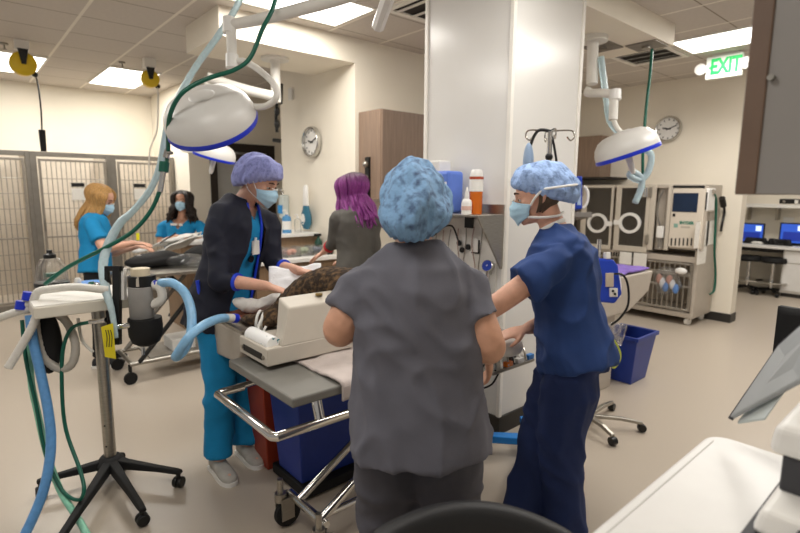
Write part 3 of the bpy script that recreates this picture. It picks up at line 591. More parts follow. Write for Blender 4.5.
# ================================================================ BACK LEFT EXAM TABLE AND COUNTER
r = thing('exam_table', 'steel folding exam table with crossed legs behind the machine', 'table', (1.5, 4.7, 0))
box(.92, 2.1, 4.42, 5.02, .885, .915).build('table_top', steel, r, bev=.005)
for y in (4.5, 4.95):
    for a, b in ((1.0, 2.0), (2.0, 1.0)): MB().cyl((a+ (.55 if a < b else -.25), y, .82) if False else (1.5+(a-1.5)*.35, y, .885), (1.5+(b-1.5)*.9, y, .17), .019).build('leg', steeld if y > 4.6 else black, r, smooth=True)
b = MB()
for y in (4.5, 4.95): b.cyl((.98, y, .17), (2.05, y, .17), .018)
for x in (1.0, 2.03): b.cyl((x, 4.5, .17), (x, 4.95, .17), .018)
b.build('base_frame', steel, r, smooth=True)
box(1.15, 1.9, 4.52, 4.93, .17, .185).build('lower_shelf', steeld, r)
for x, y in ((.98, 4.5), (2.05, 4.5), (.98, 4.95), (2.05, 4.95)):
    c = MB(); c.cyl((x, y, .17), (x, y, .11), .014); c.lathe([(0, -.014), (.05, -.014), (.053, 0), (.05, .014), (0, .014)], M.Translation((x, y, .053)) @ frame((0, 1, 0), (0, 0, 1)), 20); c.build('caster', blackm, r, smooth=True)
for k, (x, z, lb) in enumerate(((1.35, .185, 'white carton on the lower shelf of the exam table'), (1.7, .185, 'multicoloured carton on the lower shelf of the exam table'))):
    tag(box(x, x+.2, 4.6, 4.85, z, z+.1).build('carton', paper if k == 0 else mat('carton_print', 'b9a6a0', .7, var=.3, scale=25), bev=.004), lb, 'carton')
def lump(c, rx, ry, rz, amp, seed, n=28, k=14, fr=6):
    b = MB(); b.ball(c, (rx, ry, rz), n=n, k=k); c = V(c)
    for v in b.bm.verts:
        q = v.co-c; f = 1+amp*noise.noise(q*fr+V((seed, seed*2, 3))); v.co = c+q*f
    return b
b = lump((1.62, 4.65, .955), .26, .15, .06, .5, 4); tag(b.build('clear_bag', clear, smooth='all'), 'clear plastic bag of supplies on the steel exam table', 'bag')
tag(lump((1.68, 4.6, .94), .05, .03, .022, .3, 5).build('green_pack', green, smooth='all'), 'small green pack inside the clear plastic bag', 'pack')
b = lump((1.35, 4.85, .97), .26, .13, .07, .4, 9); tag(b.build('black_bag', blackm, smooth='all'), 'black soft bag lying on the exam table by the blonde woman', 'bag')
b = lump((1.75, 4.88, .99), .17, .11, .09, .3, 11); tag(b.build('black_roll', blackm, smooth='all'), 'black bundle under the white papers on the exam table', 'bundle')
q = onZ(141, 267, .915); r = thing('pill_bottle', 'amber pill bottle with white cap on the exam table', 'bottle', q)
MB().lathe([(0, 0), (.026, 0), (.026, .085), (0, .085)], M.Translation(q), 16).build('vial', mat('amber', 'c98232', .3, trans=.2), r, smooth=True); MB().lathe([(0, .085), (.029, .085), (.029, .108), (0, .11)], M.Translation(q), 16).build('cap', white, r, smooth=True)
def sheet(c, u, v, nu=10, nv=8, amp=.02, seed=0):
    c, u, v = V(c), V(u), V(v); n = u.cross(v).normalized()
    return MB().grid(lambda s, t: c+u*(s-.5)+v*(t-.5)+n*amp*noise.noise(V((s*3+seed, t*3, seed))), nu, nv)
tag(sheet(at(168, 242, 5.05), RT*.55+UP*.16, FW*.3+UP*.06, amp=.05, seed=2).build('paper_sheets', paper, smooth='all', solid=.012), 'crumpled white papers held above the exam table', 'papers')
tag(sheet(at(176, 246, 5.0), RT*.45+UP*.2, FW*.2+UP*.02, amp=.05, seed=5).build('paper_sheets', paper, smooth='all', solid=.012), 'second sheaf of white papers over the black bundle', 'papers')
tag(MB().cyl(at(160, 243, 4.9), at(176, 233, 4.85), .006).build('black_pen', black), 'thin black pen lying across the white papers', 'pen')
r = thing('back_counter', 'white topped brown counter before the dark haired woman', 'counter', (2.4, 6.2, 0))
box(1.9, 3.0, 5.98, 6.5, 0, .97).build('cabinet_body', wood2, r); box(1.86, 3.05, 5.94, 6.52, .97, 1.01).build('countertop', white, r, bev=.004)
q = onZ(197, 262, .865); tag(box(1.93, 2.1, 4.75, 4.98, .916, 1.03).build('supply_box', white, bev=.008), 'white lidded box at the end of the exam table', 'box')
# ================================================================ PROCEDURE TABLE + GURNEY
r = thing('procedure_table', 'tan enamel procedure table under the animal', 'table', (1.7, 2.65, 0))
b = MB(); X0, X1 = 1.035, 2.35
b.prism([(2.88, .885), (2.40, .885), (2.40, .79), (2.47, .71), (2.78, .69), (2.88, .76)], X1-X0, M(((0, 0, 1, X0), (1, 0, 0, 0), (0, 1, 0, 0), (0, 0, 0, 1))))
b.build('trough', beiged, r, bev=.012)
b = MB(); b.box(X0, X1, 2.86, 2.885, .885, .9); b.box(X0, X1, 2.395, 2.42, .885, .9); b.box(X0, X0+.025, 2.42, 2.86, .885, .9); b.build('rim', steel, r, bev=.003)
box(1.6, 1.95, 2.52, 2.78, .03, .7).build('pedestal', beiged, r, bev=.01); box(1.75, 2.3, 2.5, 2.84, 0, .06).build('foot', steeld, r, bev=.01)
blank = mat('brown_blanket', '7a4630', .95, var=.35, scale=30, bump=.5, bscale=80)
b = MB().grid(lambda s, t: V((1.1+s*1.0, 2.45+t*.4, .915+.02*noise.noise(V((s*7, t*5, 1))))), 30, 14)
tag(b.build('brown_blanket', blank, smooth='all', solid=.012), 'rust brown blanket under the animal on the tan table', 'blanket')
r = thing('gurney', 'low chrome gurney with dark grey top in the foreground', 'gurney', (1.55, 1.98, 0))
gx0, gx1, gy0, gy1 = .935, 2.42, 1.71, 2.33
box(gx0, gx1, gy0, gy1, .75, .79).build('gurney_top', mat('gurney_grey', '77756f', .45, var=.04), r, bev=.008)
b = MB(); b.tube([(1.06, 2.27, .75), (1.06, 2.27, .67), (.86, 2.27, .66)], .017, sub=1); b.tube([(.98, 2.27, .66), (.86, 2.27, .66), (.85, 2.26, .66), (.85, 1.72, .66), (.86, 1.705, .66), (1.25, 1.70, .66), (2.1, 1.70, .66)], .019, sub=1)
b.cyl((1.06, 1.71, .66), (1.06, 1.74, .75), .022); b.cyl((2.05, 1.71, .66), (2.05, 1.74, .75), .018)
b.build('end_rail', chrome, r, smooth=True)
for x in (1.1, 1.98):
    b = MB(); b.cyl((x, 1.74, .16), (x, 2.06, .16), .02); b.build('lower_crossbar', chrome, r, smooth=True)
for y in (1.78, 1.97): MB().cyl((1.1, y, .17), (2.0, y, .7), .02).build('scissor_leg', chrome, r, smooth=True)
b = MB(); b.cyl((1.1, 1.83, .14), (1.98, 1.83, .14), .016); b.build('lower_side_bar', chrome, r, smooth=True)
for x, y in ((1.05, 2.06), (1.05, 1.72), (1.99, 2.06), (1.99, 1.72)):
    c = MB(); c.cyl((x, y, .18), (x, y, .25), .014); c.cyl((x, y, .14), (x, y, .18), .028)
    c.box(x-.01, x+.055, y-.035, y-.028, .05, .16); c.box(x-.01, x+.055, y+.028, y+.035, .05, .16); k = c.build('caster_fork', steel, r, smooth=True)
    w = MB().lathe([(.03, -.018), (.052, -.02), (.065, -.012), (.065, .012), (.052, .02), (.03, .018)], M.Translation((x+.035, y, .066)) @ frame((0, 1, 0), (0, 0, 1)), 24).build('tyre', blackm, k, smooth=True)
    MB().lathe([(0, -.016), (.04, -.016), (.04, .016), (0, .016)], M.Translation((x+.035, y, .066)) @ frame((0, 1, 0), (0, 0, 1)), 20).build('wheel_hub', steel, k, smooth=True)
# towel on gurney
def towelf(s, t):
    x = 1.16+s*.92; y = 2.28-t*.66
    z = .8+.012*noise.noise(V((x*9, y*7, 2)))+.006*noise.noise(V((x*25, y*25, 4)))
    if y < 1.71: d = 1.71-y; z = .8-d*1.15*(.7+.5*noise.noise(V((x*5, 0, 9)))); y = 1.695-.01*noise.noise(V((x*14, 1, 1)))
    return V((x, y, z))
tag(MB().grid(towelf, 60, 40).build('towel', towel, smooth='all', solid=.01), 'crumpled pinkish grey towel on the gurney under the case', 'towel')
# portable recorder case
r = thing('recorder_case', 'beige portable monitor case with open lid and paper roll', 'monitor case', (1.2, 2.2, .8))
cx0, cx1, cy0, cy1 = 1.0, 1.47, 2.05, 2.345; z0, z1 = .812, .895
caseM = mat('case_beige', 'c6beb1', .45, var=.02)
box(cx0, cx1, cy0, cy1, z0, z1).build('base_shell', caseM, r, bev=.006)
box(cx0-.003, cx0, cy0+.05, cy1-.05, z0+.022, z0+.052).build('front_slot', dark, r)
for y in (cy0+.035, cy1-.035): MB().cyl((cx0-.006, y, z0+.037), (cx0, y, z0+.037), .01).build('latch_knob', steel, r, smooth=True)
MB().cyl((cx0+.05, cy0+.03, z1+.006), (cx0+.05, cy1-.03, z1+.006), .036, n=24).build('paper_roll', mat('printed_paper', 'f2f2f0', .8, scale=55, col2='2f7f8a', sharp=(.66, .7)), r, smooth=True)
# lid: a wedge rising over the base
Pt = lambda x, y, z: V((x, y, z))
MB().hexa([Pt(cx0+.07, cy0-.0, z1-.005), Pt(cx1, cy0-.0, z1-.005), Pt(cx1, cy0+.06, z1-.005), Pt(cx0+.07, cy0+.06, z1-.005), Pt(cx0+.13, cy0+.03, z1+.165), Pt(cx1, cy0+.03, z1+.165), Pt(cx1, cy0+.13, z1+.2), Pt(cx0+.13, cy0+.13, z1+.2)]).build('lid', caseM, r, bev=.008)
MB().lathe([(0, 0), (.018, 0), (.018, .01), (0, .012)], M.Translation((cx0+.33, cy0+.09, z1+.19)), 14).build('lid_catch', mat('brass', 'a08a5a', .35, .9), r, smooth=True)
# bins under the tables
def bin_(nm, x0, x1, y0, y1, z0, z1, m_, label, tap=.035):
    r = thing(nm, label, 'bin', ((x0+x1)/2, (y0+y1)/2, z0))
    b = MB(); t = tap; ro = [V((x0+t, y0+t, z0)), V((x1-t, y0+t, z0)), V((x1-t, y1-t, z0)), V((x0+t, y1-t, z0))]; rt = [V((x0, y0, z1)), V((x1, y0, z1)), V((x1, y1, z1)), V((x0, y1, z1))]
    ri = [V((x0+.012, y0+.012, z1)), V((x1-.012, y0+.012, z1)), V((x1-.012, y1-.012, z1)), V((x0+.012, y1-.012, z1))]; rb = [p+V((0, 0, .03)) for p in ro]
    b.rings([ro, rt, ri, rb]); b.build('bin_body', m_, r, bev=.012)
    b = MB(); e = .012
    for a in ((x0-e, x1+e, y0-e, y0+.008), (x0-e, x1+e, y1-.008, y1+e), (x0-e, x0+.008, y0+.008, y1-.008), (x1-.008, x1+e, y0+.008, y1-.008)): b.box(*a, z1-.03, z1+.003)
    b.build('bin_rim', m_, r, bev=.003)
    return r
bin_('waste_bin', 1.2, 1.56, 2.53, 2.76, .0, .58, redb, 'red brown waste bin on the floor behind the blue bin')
bin_('waste_bin', 1.22, 1.78, 2.18, 2.5, .07, .56, bintm, 'royal blue waste bin under the gurney beside the red bin')
r = thing('black_dolly', 'low black dolly with green letters under the blue bin', 'dolly', (1.6, 2.3, 0))
box(1.24, 1.95, 2.16, 2.52, .012, .068).build('deck', blackm, r, bev=.006)
textmesh('ON', .07, M.Translation((1.72, 2.1585, .04)) @ frame((0, -1, 0), (1, 0, 0)), 'lettering', mat('green_print', '1f8a4a', .6), r, .001)
# things at the right end of the gurney, by the navy worker's hand
gq = at(503, 338, 2.52); tag(lump((gq.x, gq.y, .845), .11, .085, .055, .45, 3).build('white_gauze', paper, smooth='all'), 'bundle of white gauze by the hand of the navy dressed worker', 'gauze')
tq = at(507, 362, 2.6); r = thing('instrument_tray', 'grey tray of leads and clips hooked on the far gurney end', 'tray', tq); tx, ty, tz = tq.x, tq.y, tq.z-.02
box(tx-.17, tx+.17, ty-.05, ty+.09, tz, tz+.015).build('tray_base', steeld, r, bev=.004)
MB().tube([(tx-.16, ty+.08, tz+.01), (tx-.16, ty+.1, .76), (tx-.1, ty+.14, .8)], .008).build('hook', steel, r)
for k in range(6): MB().tube([(tx-.15+.05*k, ty-.045, tz+.022), (tx-.1+.045*k, ty, tz+.05+.012*(k % 3)), (tx-.06+.04*k, ty+.07, tz+.03)], .006, n=6).build('lead', (black, tiem, steel, black, tiem, steel)[k], r, smooth=True)
for k in range(3): box(tx-.06+.09*k, tx-.01+.09*k, ty-.046, ty-.02, tz+.015, tz+.04).build('clip', (orange, tiem, cyan)[k], r, bev=.003)
MB().hexa([V((tx+.02, ty, tz+.02)), V((tx+.06, ty-.02, tz+.02)), V((tx+.07, ty, tz+.02)), V((tx+.03, ty+.02, tz+.02)), V((tx+.06, ty+.05, tz+.13)), V((tx+.09, ty+.04, tz+.13)), V((tx+.1, ty+.05, tz+.13)), V((tx+.07, ty+.06, tz+.13))]).build('black_handle', black, r, bev=.004)
tag(MB().tube([at(486, 362, 2.55), at(476, 378, 2.5), at(480, 388, 2.5), at(492, 384, 2.52), at(500, 370, 2.56)], .005, n=6).build('hanging_lead', black, smooth=True), 'thin black lead looping down from the far gurney end', 'cable')
# ================================================================ IV POLE WITH BLUE BASE
r = thing('iv_pole', 'tall pole with hooks and cords on a bright blue base', 'IV pole', onZ(535, 441, .1)); B = onZ(535, 441, .1); B.z = 0
tp = onY(549, 131, B.y)
MB().cyl(B+V((0, 0, .1)), (B.x, B.y, tp.z), .014).build('pole', chrome, r, smooth=True)
zt = tp.z
for d in (V((RT.x, RT.y, 0)), V((-RT.x, -RT.y, 0)), V((FW.x, FW.y, 0))*.8, V((-FW.x, -FW.y, 0))*.8):
    o_ = V((B.x, B.y, zt)); MB().tube([o_, o_+d*.08+V((0, 0, .005)), o_+d*.125, o_+d*.135+V((0, 0, -.03)), o_+d*.115+V((0, 0, -.05)), o_+d*.095+V((0, 0, -.03))], .0045, n=6).build('hook', chrome, r, smooth=True)
b = MB(); o_ = V((B.x, B.y, zt)); D_ = V((RT.x, RT.y, 0)); b.tube([o_+D_*.0, o_-D_*.07+V((0, 0, .0)), o_-D_*.11+V((0, 0, -.09)), o_-D_*.12+V((0, 0, -.2)), o_-D_*.08+V((0, 0, -.3))], .009, n=7); b.tube([o_, o_+D_*.03+V((0, 0, -.1)), o_+D_*.05+V((0, 0, -.25)), o_+D_*.04+V((0, 0, -.6))], .007, n=6)
b.build('black_cord', black, r, smooth=True)
lump(o_-D_*.115+V((0, 0, -.16)), .03, .03, .1, .2, 2).build('fluid_pouch', mat('pouch_blue', '9fb8d8', .3, trans=.3), r, smooth='all'); MB().ball(o_+V((0, 0, -.14)), .022).build('clamp', black, r, smooth=True)
for px, py in ((481, 438), (519, 482), (524, 420), (566, 446)):
    e = onZ(px, py, .1 if px < 530 else .1); d = e-B; d.z = 0; L = d.length; d.normalize(); sd = V((-d.y, d.x, 0)); rs = []
    for t, w in ((.0, .04), (.5, .036), (1.0, .03)): q = B+d*L*t; rs.append([q+sd*w+V((0, 0, .085)), q-sd*w+V((0, 0, .085)), q-sd*w+V((0, 0, .13)), q+sd*w+V((0, 0, .13))])
    lg = MB().rings(rs).build('leg', cyan, r, bev=.006); q = B+d*(L-.03)
    MB().cyl(q+V((0, -.012, .038)), q+V((0, .012, .038)), .036).build('caster', black, lg, smooth=True); MB().cyl(q+V((0, 0, .06)), q+V((0, 0, .09)), .012).build('caster_stem', steel, lg)
# ================================================================ INFUSION PUMP ON CHROME STAR BASE
P0 = onZ(588, 415, .1); P0.z = 0; r = thing('pump_stand', 'blue infusion pump on a chrome star base behind the navy worker', 'pump stand', P0)
dp = (P0+V((0, 0, 1.0))-CAM).dot(FW)
MB().cyl(P0+V((0, 0, .1)), P0+V((0, 0, 1.3)), .014).build('pole', chrome, r, smooth=True)
for px, py in ((642, 425), (612, 404), (613, 438), (560, 440), (570, 400)):
    e = onZ(px, py, .05); d = e-P0; d.z = 0; L = d.length; d.normalize(); sd = V((-d.y, d.x, 0)); rs = []
    for t, w, z in ((0, .022, .11), (.6, .018, .1), (1, .013, .075)): q = P0+d*L*t; rs.append([q+sd*w+V((0, 0, z-.022)), q-sd*w+V((0, 0, z-.022)), q-sd*w*.8+V((0, 0, z)), q+sd*w*.8+V((0, 0, z))])
    lg = MB().rings(rs).build('leg', steel, r, bev=.004); q = P0+d*L
    MB().lathe([(0, -.02), (.026, -.02), (.029, 0), (.026, .02), (0, .02)], M.Translation(q+V((0, 0, .03))) @ frame(sd, (0, 0, 1)), 16).build('caster', black, lg, smooth=True)
pd = 3.25
pump = MB().hexa([at(596, 300, pd), at(612, 303, pd), at(612, 303, pd)+FW*.14, at(596, 300, pd)+FW*.14, at(596, 258, pd), at(611, 261, pd), at(611, 261, pd)+FW*.14, at(596, 258, pd)+FW*.14])
b = MB(); b.prism([(0, 0), (.11, -.01), (.155, .05), (.13, .23), (.1, .27), (0, .28)], .13, M((( RT.x, UP.x, FW.x, at(598, 302, pd).x), (RT.y, UP.y, FW.y, at(598, 302, pd).y), (RT.z, UP.z, FW.z, at(598, 302, pd).z), (0, 0, 0, 1)))); b.build('pump_body', blue, r, bev=.012)
bx(606, 273, 614, 287, pd-.012, .02, mat('pump_beige', 'c9b8a4', .5), 'door_panel', r, .004); bx(610, 288, 618, 297, pd-.012, .02, whitem, 'socket_panel', r, .004)
for px, py in ((613, 291), (615, 294)): MB().ball(at(px, py, pd-.015), .008).build('socket', black, r)
bx(606, 252, 611, 259, pd, .05, white, 'top_knob', r, .006); b = MB(); b.tube([at(612, 262, pd+.05), at(616, 268, pd+.05), at(620, 284, pd+.05), at(619, 297, pd+.05)], .01, n=6); b.build('carry_handle', white, r, smooth=True)
MB().tube([at(614, 274, pd-.02), at(623, 275, pd-.03), at(628, 286, pd-.03), at(628, 305, pd-.03), at(620, 318, pd-.02), at(611, 325, pd)], .007, n=6).build('cable', black, r, smooth=True)
tag(sheet(at(616, 334, 3.6), RT*.12-UP*.02, UP*.15+RT*.04, amp=.03, seed=8).build('zip_bag', clear, smooth='all', solid=.006), 'clear zip bag hanging on the tan table pedestal', 'bag')
tag(MB().tube([at(614, 340, 3.55), at(620, 352, 3.55), at(619, 362, 3.55), at(613, 368, 3.55), at(617, 356, 3.55)], .007, n=6).build('yellow_tubing', mat('lime_tube', 'c3cf4a', .5), smooth=True), 'loop of yellow green tubing below the zip bag', 'tubing')
# ================================================================ PURPLE TOWEL TABLE
r = thing('wet_table', 'tan steel table with a tray top right of the navy worker', 'table', (4.0, 2.2, 0))
zt = .93; b = MB()
b.prism([(3.55, zt-.3), (4.15, zt-.3), (4.5, zt-.17), (4.56, zt), (3.55, zt)], .62, M(((1, 0, 0, 0), (0, 0, -1, 2.5), (0, 1, 0, 0), (0, 0, 0, 1)))); b.build('tray_top', cagem, r, bev=.01)
box(3.5, 4.02, 1.93, 2.45, 0, zt-.29).build('pedestal', cagem, r, bev=.008); box(3.75, 3.85, 1.925, 1.93, .52, .57).build('name_plate', steel, r)
b = MB().grid(lambda s, t: V((3.57+s*.95, 1.9+t*.58, zt+.02+.018*noise.noise(V((s*9, t*4, 3))))), 40, 24); tag(b.build('purple_towel', purplet, smooth='all', solid=.015), 'purple towel spread on the tan steel table', 'towel')
bin_('waste_bin', 4.12, 4.5, 1.78, 2.1, 0, .42, bintm, 'blue waste bin on the floor right of the tan table', .05)
# ================================================================ OXYGEN CAGE UNIT
r = thing('oxygen_cage_unit', 'large tan oxygen cage unit with porthole doors against the right wall', 'cage', (6.9, 3.1, 0)); FX = 6.6
def RC(x0, y0, x1, y1, dx0, dx1, m_, nm, par, bev=.004):
    a = onX(x0, (y0+y1)/2, FX); b_ = onX(x1, (y0+y1)/2, FX); t = onX((x0+x1)/2, y0, FX); u = onX((x0+x1)/2, y1, FX)
    return box(FX+dx0, FX+dx1, b_.y, a.y, u.z, t.z).build(nm, m_, par, bev=bev), (b_.y, a.y, u.z, t.z)
ztop = 1.7; yR = 2.22; yL = 4.15; zmid = onX(640, 250, FX).z; yl2 = onX(640, 300, FX).y
yi = onX(690, 290, FX).y
b = MB(); b.box(FX, 7.19, yR, yR+.04, .1, ztop); b.box(7.15, 7.19, yR+.04, yL, .1, ztop); b.box(FX, 7.15, yR+.04, yL, ztop-.04, ztop); b.box(FX, 7.15, yR+.04, yL, .1, .16); b.box(FX+.02, 7.15, yR+.04, yL, zmid-.1, zmid-.03); b.box(FX, 7.15, yL-.04, yL, .16, ztop)
b.build('cabinet_shell', cagem, r, bev=.004)
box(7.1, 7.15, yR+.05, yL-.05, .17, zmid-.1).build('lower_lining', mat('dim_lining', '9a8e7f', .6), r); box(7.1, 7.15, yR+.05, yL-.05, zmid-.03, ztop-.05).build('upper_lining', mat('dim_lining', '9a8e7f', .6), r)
# upper face pieces
def doorpane(x0, x1, wx0, wx1, wy0, wy1, hx, side):
    dr, q = RC(x0, 185, x1, 249, -.03, -.0, beige, 'door_panel_block', r) if False else (None, None)
    y0, y1 = onX(x1, 215, FX).y, onX(x0, 215, FX).y; a0, a1 = onX(wx1, 215, FX).y, onX(wx0, 215, FX).y; zz1 = onX((x0+x1)/2, wy0, FX).z; zz0 = onX((x0+x1)/2, wy1, FX).z
    b = MB(); b.box(FX-.03, FX, y0, y1, zz1, ztop-.01); b.box(FX-.03, FX, y0, y1, zmid-.03, zz0); b.box(FX-.03, FX, y0, a0, zz0, zz1); b.box(FX-.03, FX, a1, y1, zz0, zz1)
    dr = b.build('door', beige, r, bev=.005)
    box(FX-.018, FX-.012, a0, a1, zz0, zz1).build('window', glass, dr)
    c = onX(hx, 223, FX-.02); b = MB(); n = 28; R = .125; rs = []
    for k in range(n): a = 2*pi*k/n; o_ = V((FX-.028, c.y+R*cos(a), c.z+R*.92*sin(a))); e = V((0, cos(a), sin(a))); rs.append([o_+e*.018+V((-.012, 0, 0)), o_-e*.018+V((-.012, 0, 0)), o_-e*.018+V((.01, 0, 0)), o_+e*.018+V((.01, 0, 0))])
    b.rings(rs, closed=True); b.box(FX-.045, FX-.018, min(c.y+side*.13, c.y+side*.21), max(c.y+side*.13, c.y+side*.21), c.z-.03, c.z+.03); b.build('porthole_ring', white, dr, smooth=True)
    for zz in (zz1-.05, zz0+.1): box(FX-.05, FX-.03, (y0 if side > 0 else y1)-.02, (y0 if side > 0 else y1)+.02, zz-.06, zz+.06).build('hinge', steel, dr, bev=.004)
doorpane(582, 613, 587, 611, 188, 244, 597.5, -1)
doorpane(616, 650, 621, 646, 188, 246, 630, 1)
RC(650, 185, 655, 250, -.03, 0, beige, 'mullion', r); RC(667, 185, 671, 250, -.03, 0, beige, 'mullion', r); RC(655, 186, 667, 250, .05, .06, cagem, 'recess_back', r, 0)
RC(656.5, 226, 664, 238, -.02, .05, white, 'humidifier_cap', r, .015); RC(657.5, 238, 663, 248, -.01, .05, clear, 'humidifier_jar', r, .01)
MB().tube([onX(664, 190, FX), onX(659, 200, FX-.01), onX(657, 213, FX-.01), onX(660, 226, FX)], .012, n=6).build('recess_cord', steeld, r, smooth=True)
RC(671, 186, 706, 250, 0, .02, cagem, 'control_surround', r)
RC(673, 185.5, 705, 187.5, -.02, 0, black, 'top_gasket', r, 0)
cp, _ = RC(671.5, 188.5, 704.5, 248, -.035, 0, mat('panel_cream', 'd3c9ba', .4, var=.02), 'control_panel', r)
_, q = RC(674, 193, 699, 212, -.04, -.034, mat('dark_screen', '1b2a42', .12, var=.2, scale=4), 'screen', cp)
RC(674, 213.5, 676.5, 216.5, -.04, -.034, black, 'button', cp, 0)
logo = mat('logo_green', '1d7a66', .5); lo = onX(686.5, 223, FX-.036)
textmesh('SNYDER', .05, M.Translation(lo) @ frame((-1, 0, 0), (0, -1, 0)), 'lettering', logo, cp, .002, .85, .002)
RC(675, 223.5, 679, 227.5, -.038, -.034, mat('logo_pale', '7fa598', .5), 'logo_mark', cp, .004); RC(682, 226, 691, 228, -.0365, -.034, mat('logo_grey', 'b5ac9e', .6), 'logo_line', cp, 0)
for k in range(7): RC(671.8+4*k-0, 238, 673.3+4*k, 245.5, -.037, -.03, dark, 'vent_slot', cp, 0)
# lower vents and cage bars
for k in range(16): RC(600.5+2.6*k+.5*(k > 7), 252, 601.7+2.6*k+.5*(k > 7), 257.5, -.012, 0, dark, 'vent_slot', r, 0) if not 7 < k < 10 else None
RC(621, 252, 633, 264, -.05, -.035, whitem, 'card_holder', r); RC(635, 253, 648, 266, -.05, -.035, whitem, 'card_holder', r)
y0, y1 = yi, yL-.1; zb0, zb1 = .2, zmid-.12
b = MB()
for z in (zb0, zb0+.28, .64, zb1-.14, zb1): b.box(FX-.03, FX-.005, y0, y1, z-.012, z+.012)
b.box(FX-.03, FX-.005, y0-.02, y0, zb0-.012, zb1+.012)
dr = b.build('cage_door', steel, r, bev=.004); b = MB(); n = 30
for k in range(n): y = y0+.01+(y1-y0)*k/n; b.cyl((FX-.018, y, zb0), (FX-.018, y, zb1), .008, n=6)
b.build('cage_bars', steel, dr, smooth=True)
b = MB(); b.box(FX-.0, FX+.03, yR+.04, y0-.02, .16, zmid-.1); b.box(FX, FX+.03, y0-.02, yL, zb1+.02, zmid-.03); b.build('front_rail', cagem, r, bev=.004)
for q in ((6.68, 2.3), (7.1, 2.3), (6.68, 4.0), (7.1, 4.0)): MB().lathe([(0, -.018), (.045, -.018), (.048, 0), (.045, .018), (0, .018)], M.Translation((q[0], q[1], .048)) @ frame((.3, 1, 0), (0, 0, 1)), 18).build('caster', trimw, r, smooth=True); MB().cyl((q[0], q[1], .06), (q[0], q[1], .11), .02).build('caster_stem', steel, r)
for a, nm in (((696, 222, 707, 246), 'notice'), ((707.5, 221, 713, 244), 'notice'), ((698, 247, 705, 263), 'notice')):
    p, q = onY(a[0], a[1], yR), onY(a[2], a[3], yR); box(p.x, q.x, yR-.004, yR-.0005, q.z, p.z).build(nm, mat('printed_notice', 'f4f0e8', .8, var=.12, scale=90), r)
p, q = onY(704.5, 188, yR), onY(709, 211, yR); rm = thing('handset', 'white wall handset on the side of the oxygen cage unit', 'handset', (p.x, yR-.03, q.z)); box(p.x, q.x+.02, yR-.05, yR-.001, q.z, p.z).build('handset_body', white, rm, bev=.015); box(p.x-.012, p.x, yR-.04, yR-.005, q.z+.02, p.z-.05).build('screen_strip', black, rm)
hose('green_oxygen_hose', [onY(713, 192, yR-.05), onY(716, 200, yR-.05), onY(715.5, 225, yR-.04), onY(714.5, 250, yR-.04), onY(715.5, 275, yR-.04), onY(714, 290, yR-.04), onY(710, 294, yR-.03)], .014, green, 'green hose hanging down the side of the oxygen cage unit', extra=[('connector', (onY(711, 190, yR-.0), onY(713, 192, yR-.06)), .03, chrome)])
hose('black_power_cord', [onY(723, 203, yR-.05), onY(724.5, 212, yR-.05), onY(722, 224, yR-.05), onY(721, 231, yR-.04)], .014, black, 'short black cord plugged in beside the oxygen cage unit', 'cord', extra=[('plug', (onY(722, 198, yR-.06), onY(723.5, 206, yR-.06)), .035, black)])
bg = thing('supply_bag', 'clear bag of blue items clipped to the lower cage bars', 'bag', onX(668, 290, 6.55)); q = onX(668, 281, 6.54)
lump(q, .035, .16, .17, .35, 6).build('bag_film', clear, bg, smooth='all')
for k in range(6): lump(q+V((-.01, -.1+.04*k, -.03+.05*((k*7) % 3-1))), .02, .035, .06, .3, k).build('bag_item', mat('item_%d' % (k % 3), ('5d86c4', 'd9d9dd', 'b98a7c')[k % 3], .6), bg, smooth='all')
q = onX(681, 271, 6.53); MB().ball(q, (.03, .07, .04)).build('white_clip', white, bg, smooth=True)
# upper right wood cabinet and stray blue device behind navy worker's head
a = onX(580, 137, 6.9); b_ = onX(600, 177, 6.9); r = thing('wood_cabinet', 'small brown wood cabinet high on the right wall beside the column', 'cabinet', (7.0, 3.9, b_.z))
box(6.9, 7.195, b_.y, a.y+.2, b_.z, a.z).build('cabinet_body', wood, r, bev=.003); box(6.885, 6.9, b_.y, a.y+.2, b_.z+.0, a.z).build('door', wood, r, bev=.002); box(6.75, 7.195, b_.y-.25, a.y+.2, b_.z-.035, b_.z-.005).build('base_shelf', dark, r)
dq = 4.9; r = thing('blue_pump', 'blue cased pump on a bracket just right of the column', 'pump', at(580, 212, dq)); bx(576, 176, 582.5, 209, dq, .16, blue, 'pump_body', r, .01); bx(577.5, 182, 581, 205, dq-.01, .015, mat('pump_face', 'a9bede', .4), 'pump_face', r, .003); bx(575, 212, 592, 217, dq-.05, .3, steeld, 'bracket_shelf', r)
MB().tube([at(584, 186, dq), at(588, 192, dq), at(587, 203, dq), at(583, 208, dq)], .012).build('cable', white, r, smooth=True)
# ================================================================ FAR DESK
DX = 10.15
def DR(x0, y0, x1, y1, dx0, dx1, m_, nm, par, bev=.004):
    a = onX(x0, (y0+y1)/2, DX); b_ = onX(x1, (y0+y1)/2, DX); t = onX((x0+x1)/2, y0, DX); u = onX((x0+x1)/2, y1, DX)
    return box(DX+dx0, DX+dx1, b_.y, a.y, u.z, t.z).build(nm, m_, par, bev=bev)
DZ = onX(760, 245.5, 9.7).z
r = thing('desk', 'long white desk with a cabinet at the far right wall', 'desk', (10, 2, 0))
y1 = onX(722, 240, DX).y; box(9.7, 10.59, .2, y1+.3, DZ-.04, DZ).build('desktop', white, r, bev=.004)
yc = onX(781, 275, 9.75).y; box(9.75, 10.55, .2, yc, .06, DZ-.05).build('drawer_unit', mat('pale_laminate', 'd6d2ca', .4), r, bev=.004); box(9.78, 10.5, .22, yc-.02, 0, .06).build('toe_kick', basem, r)
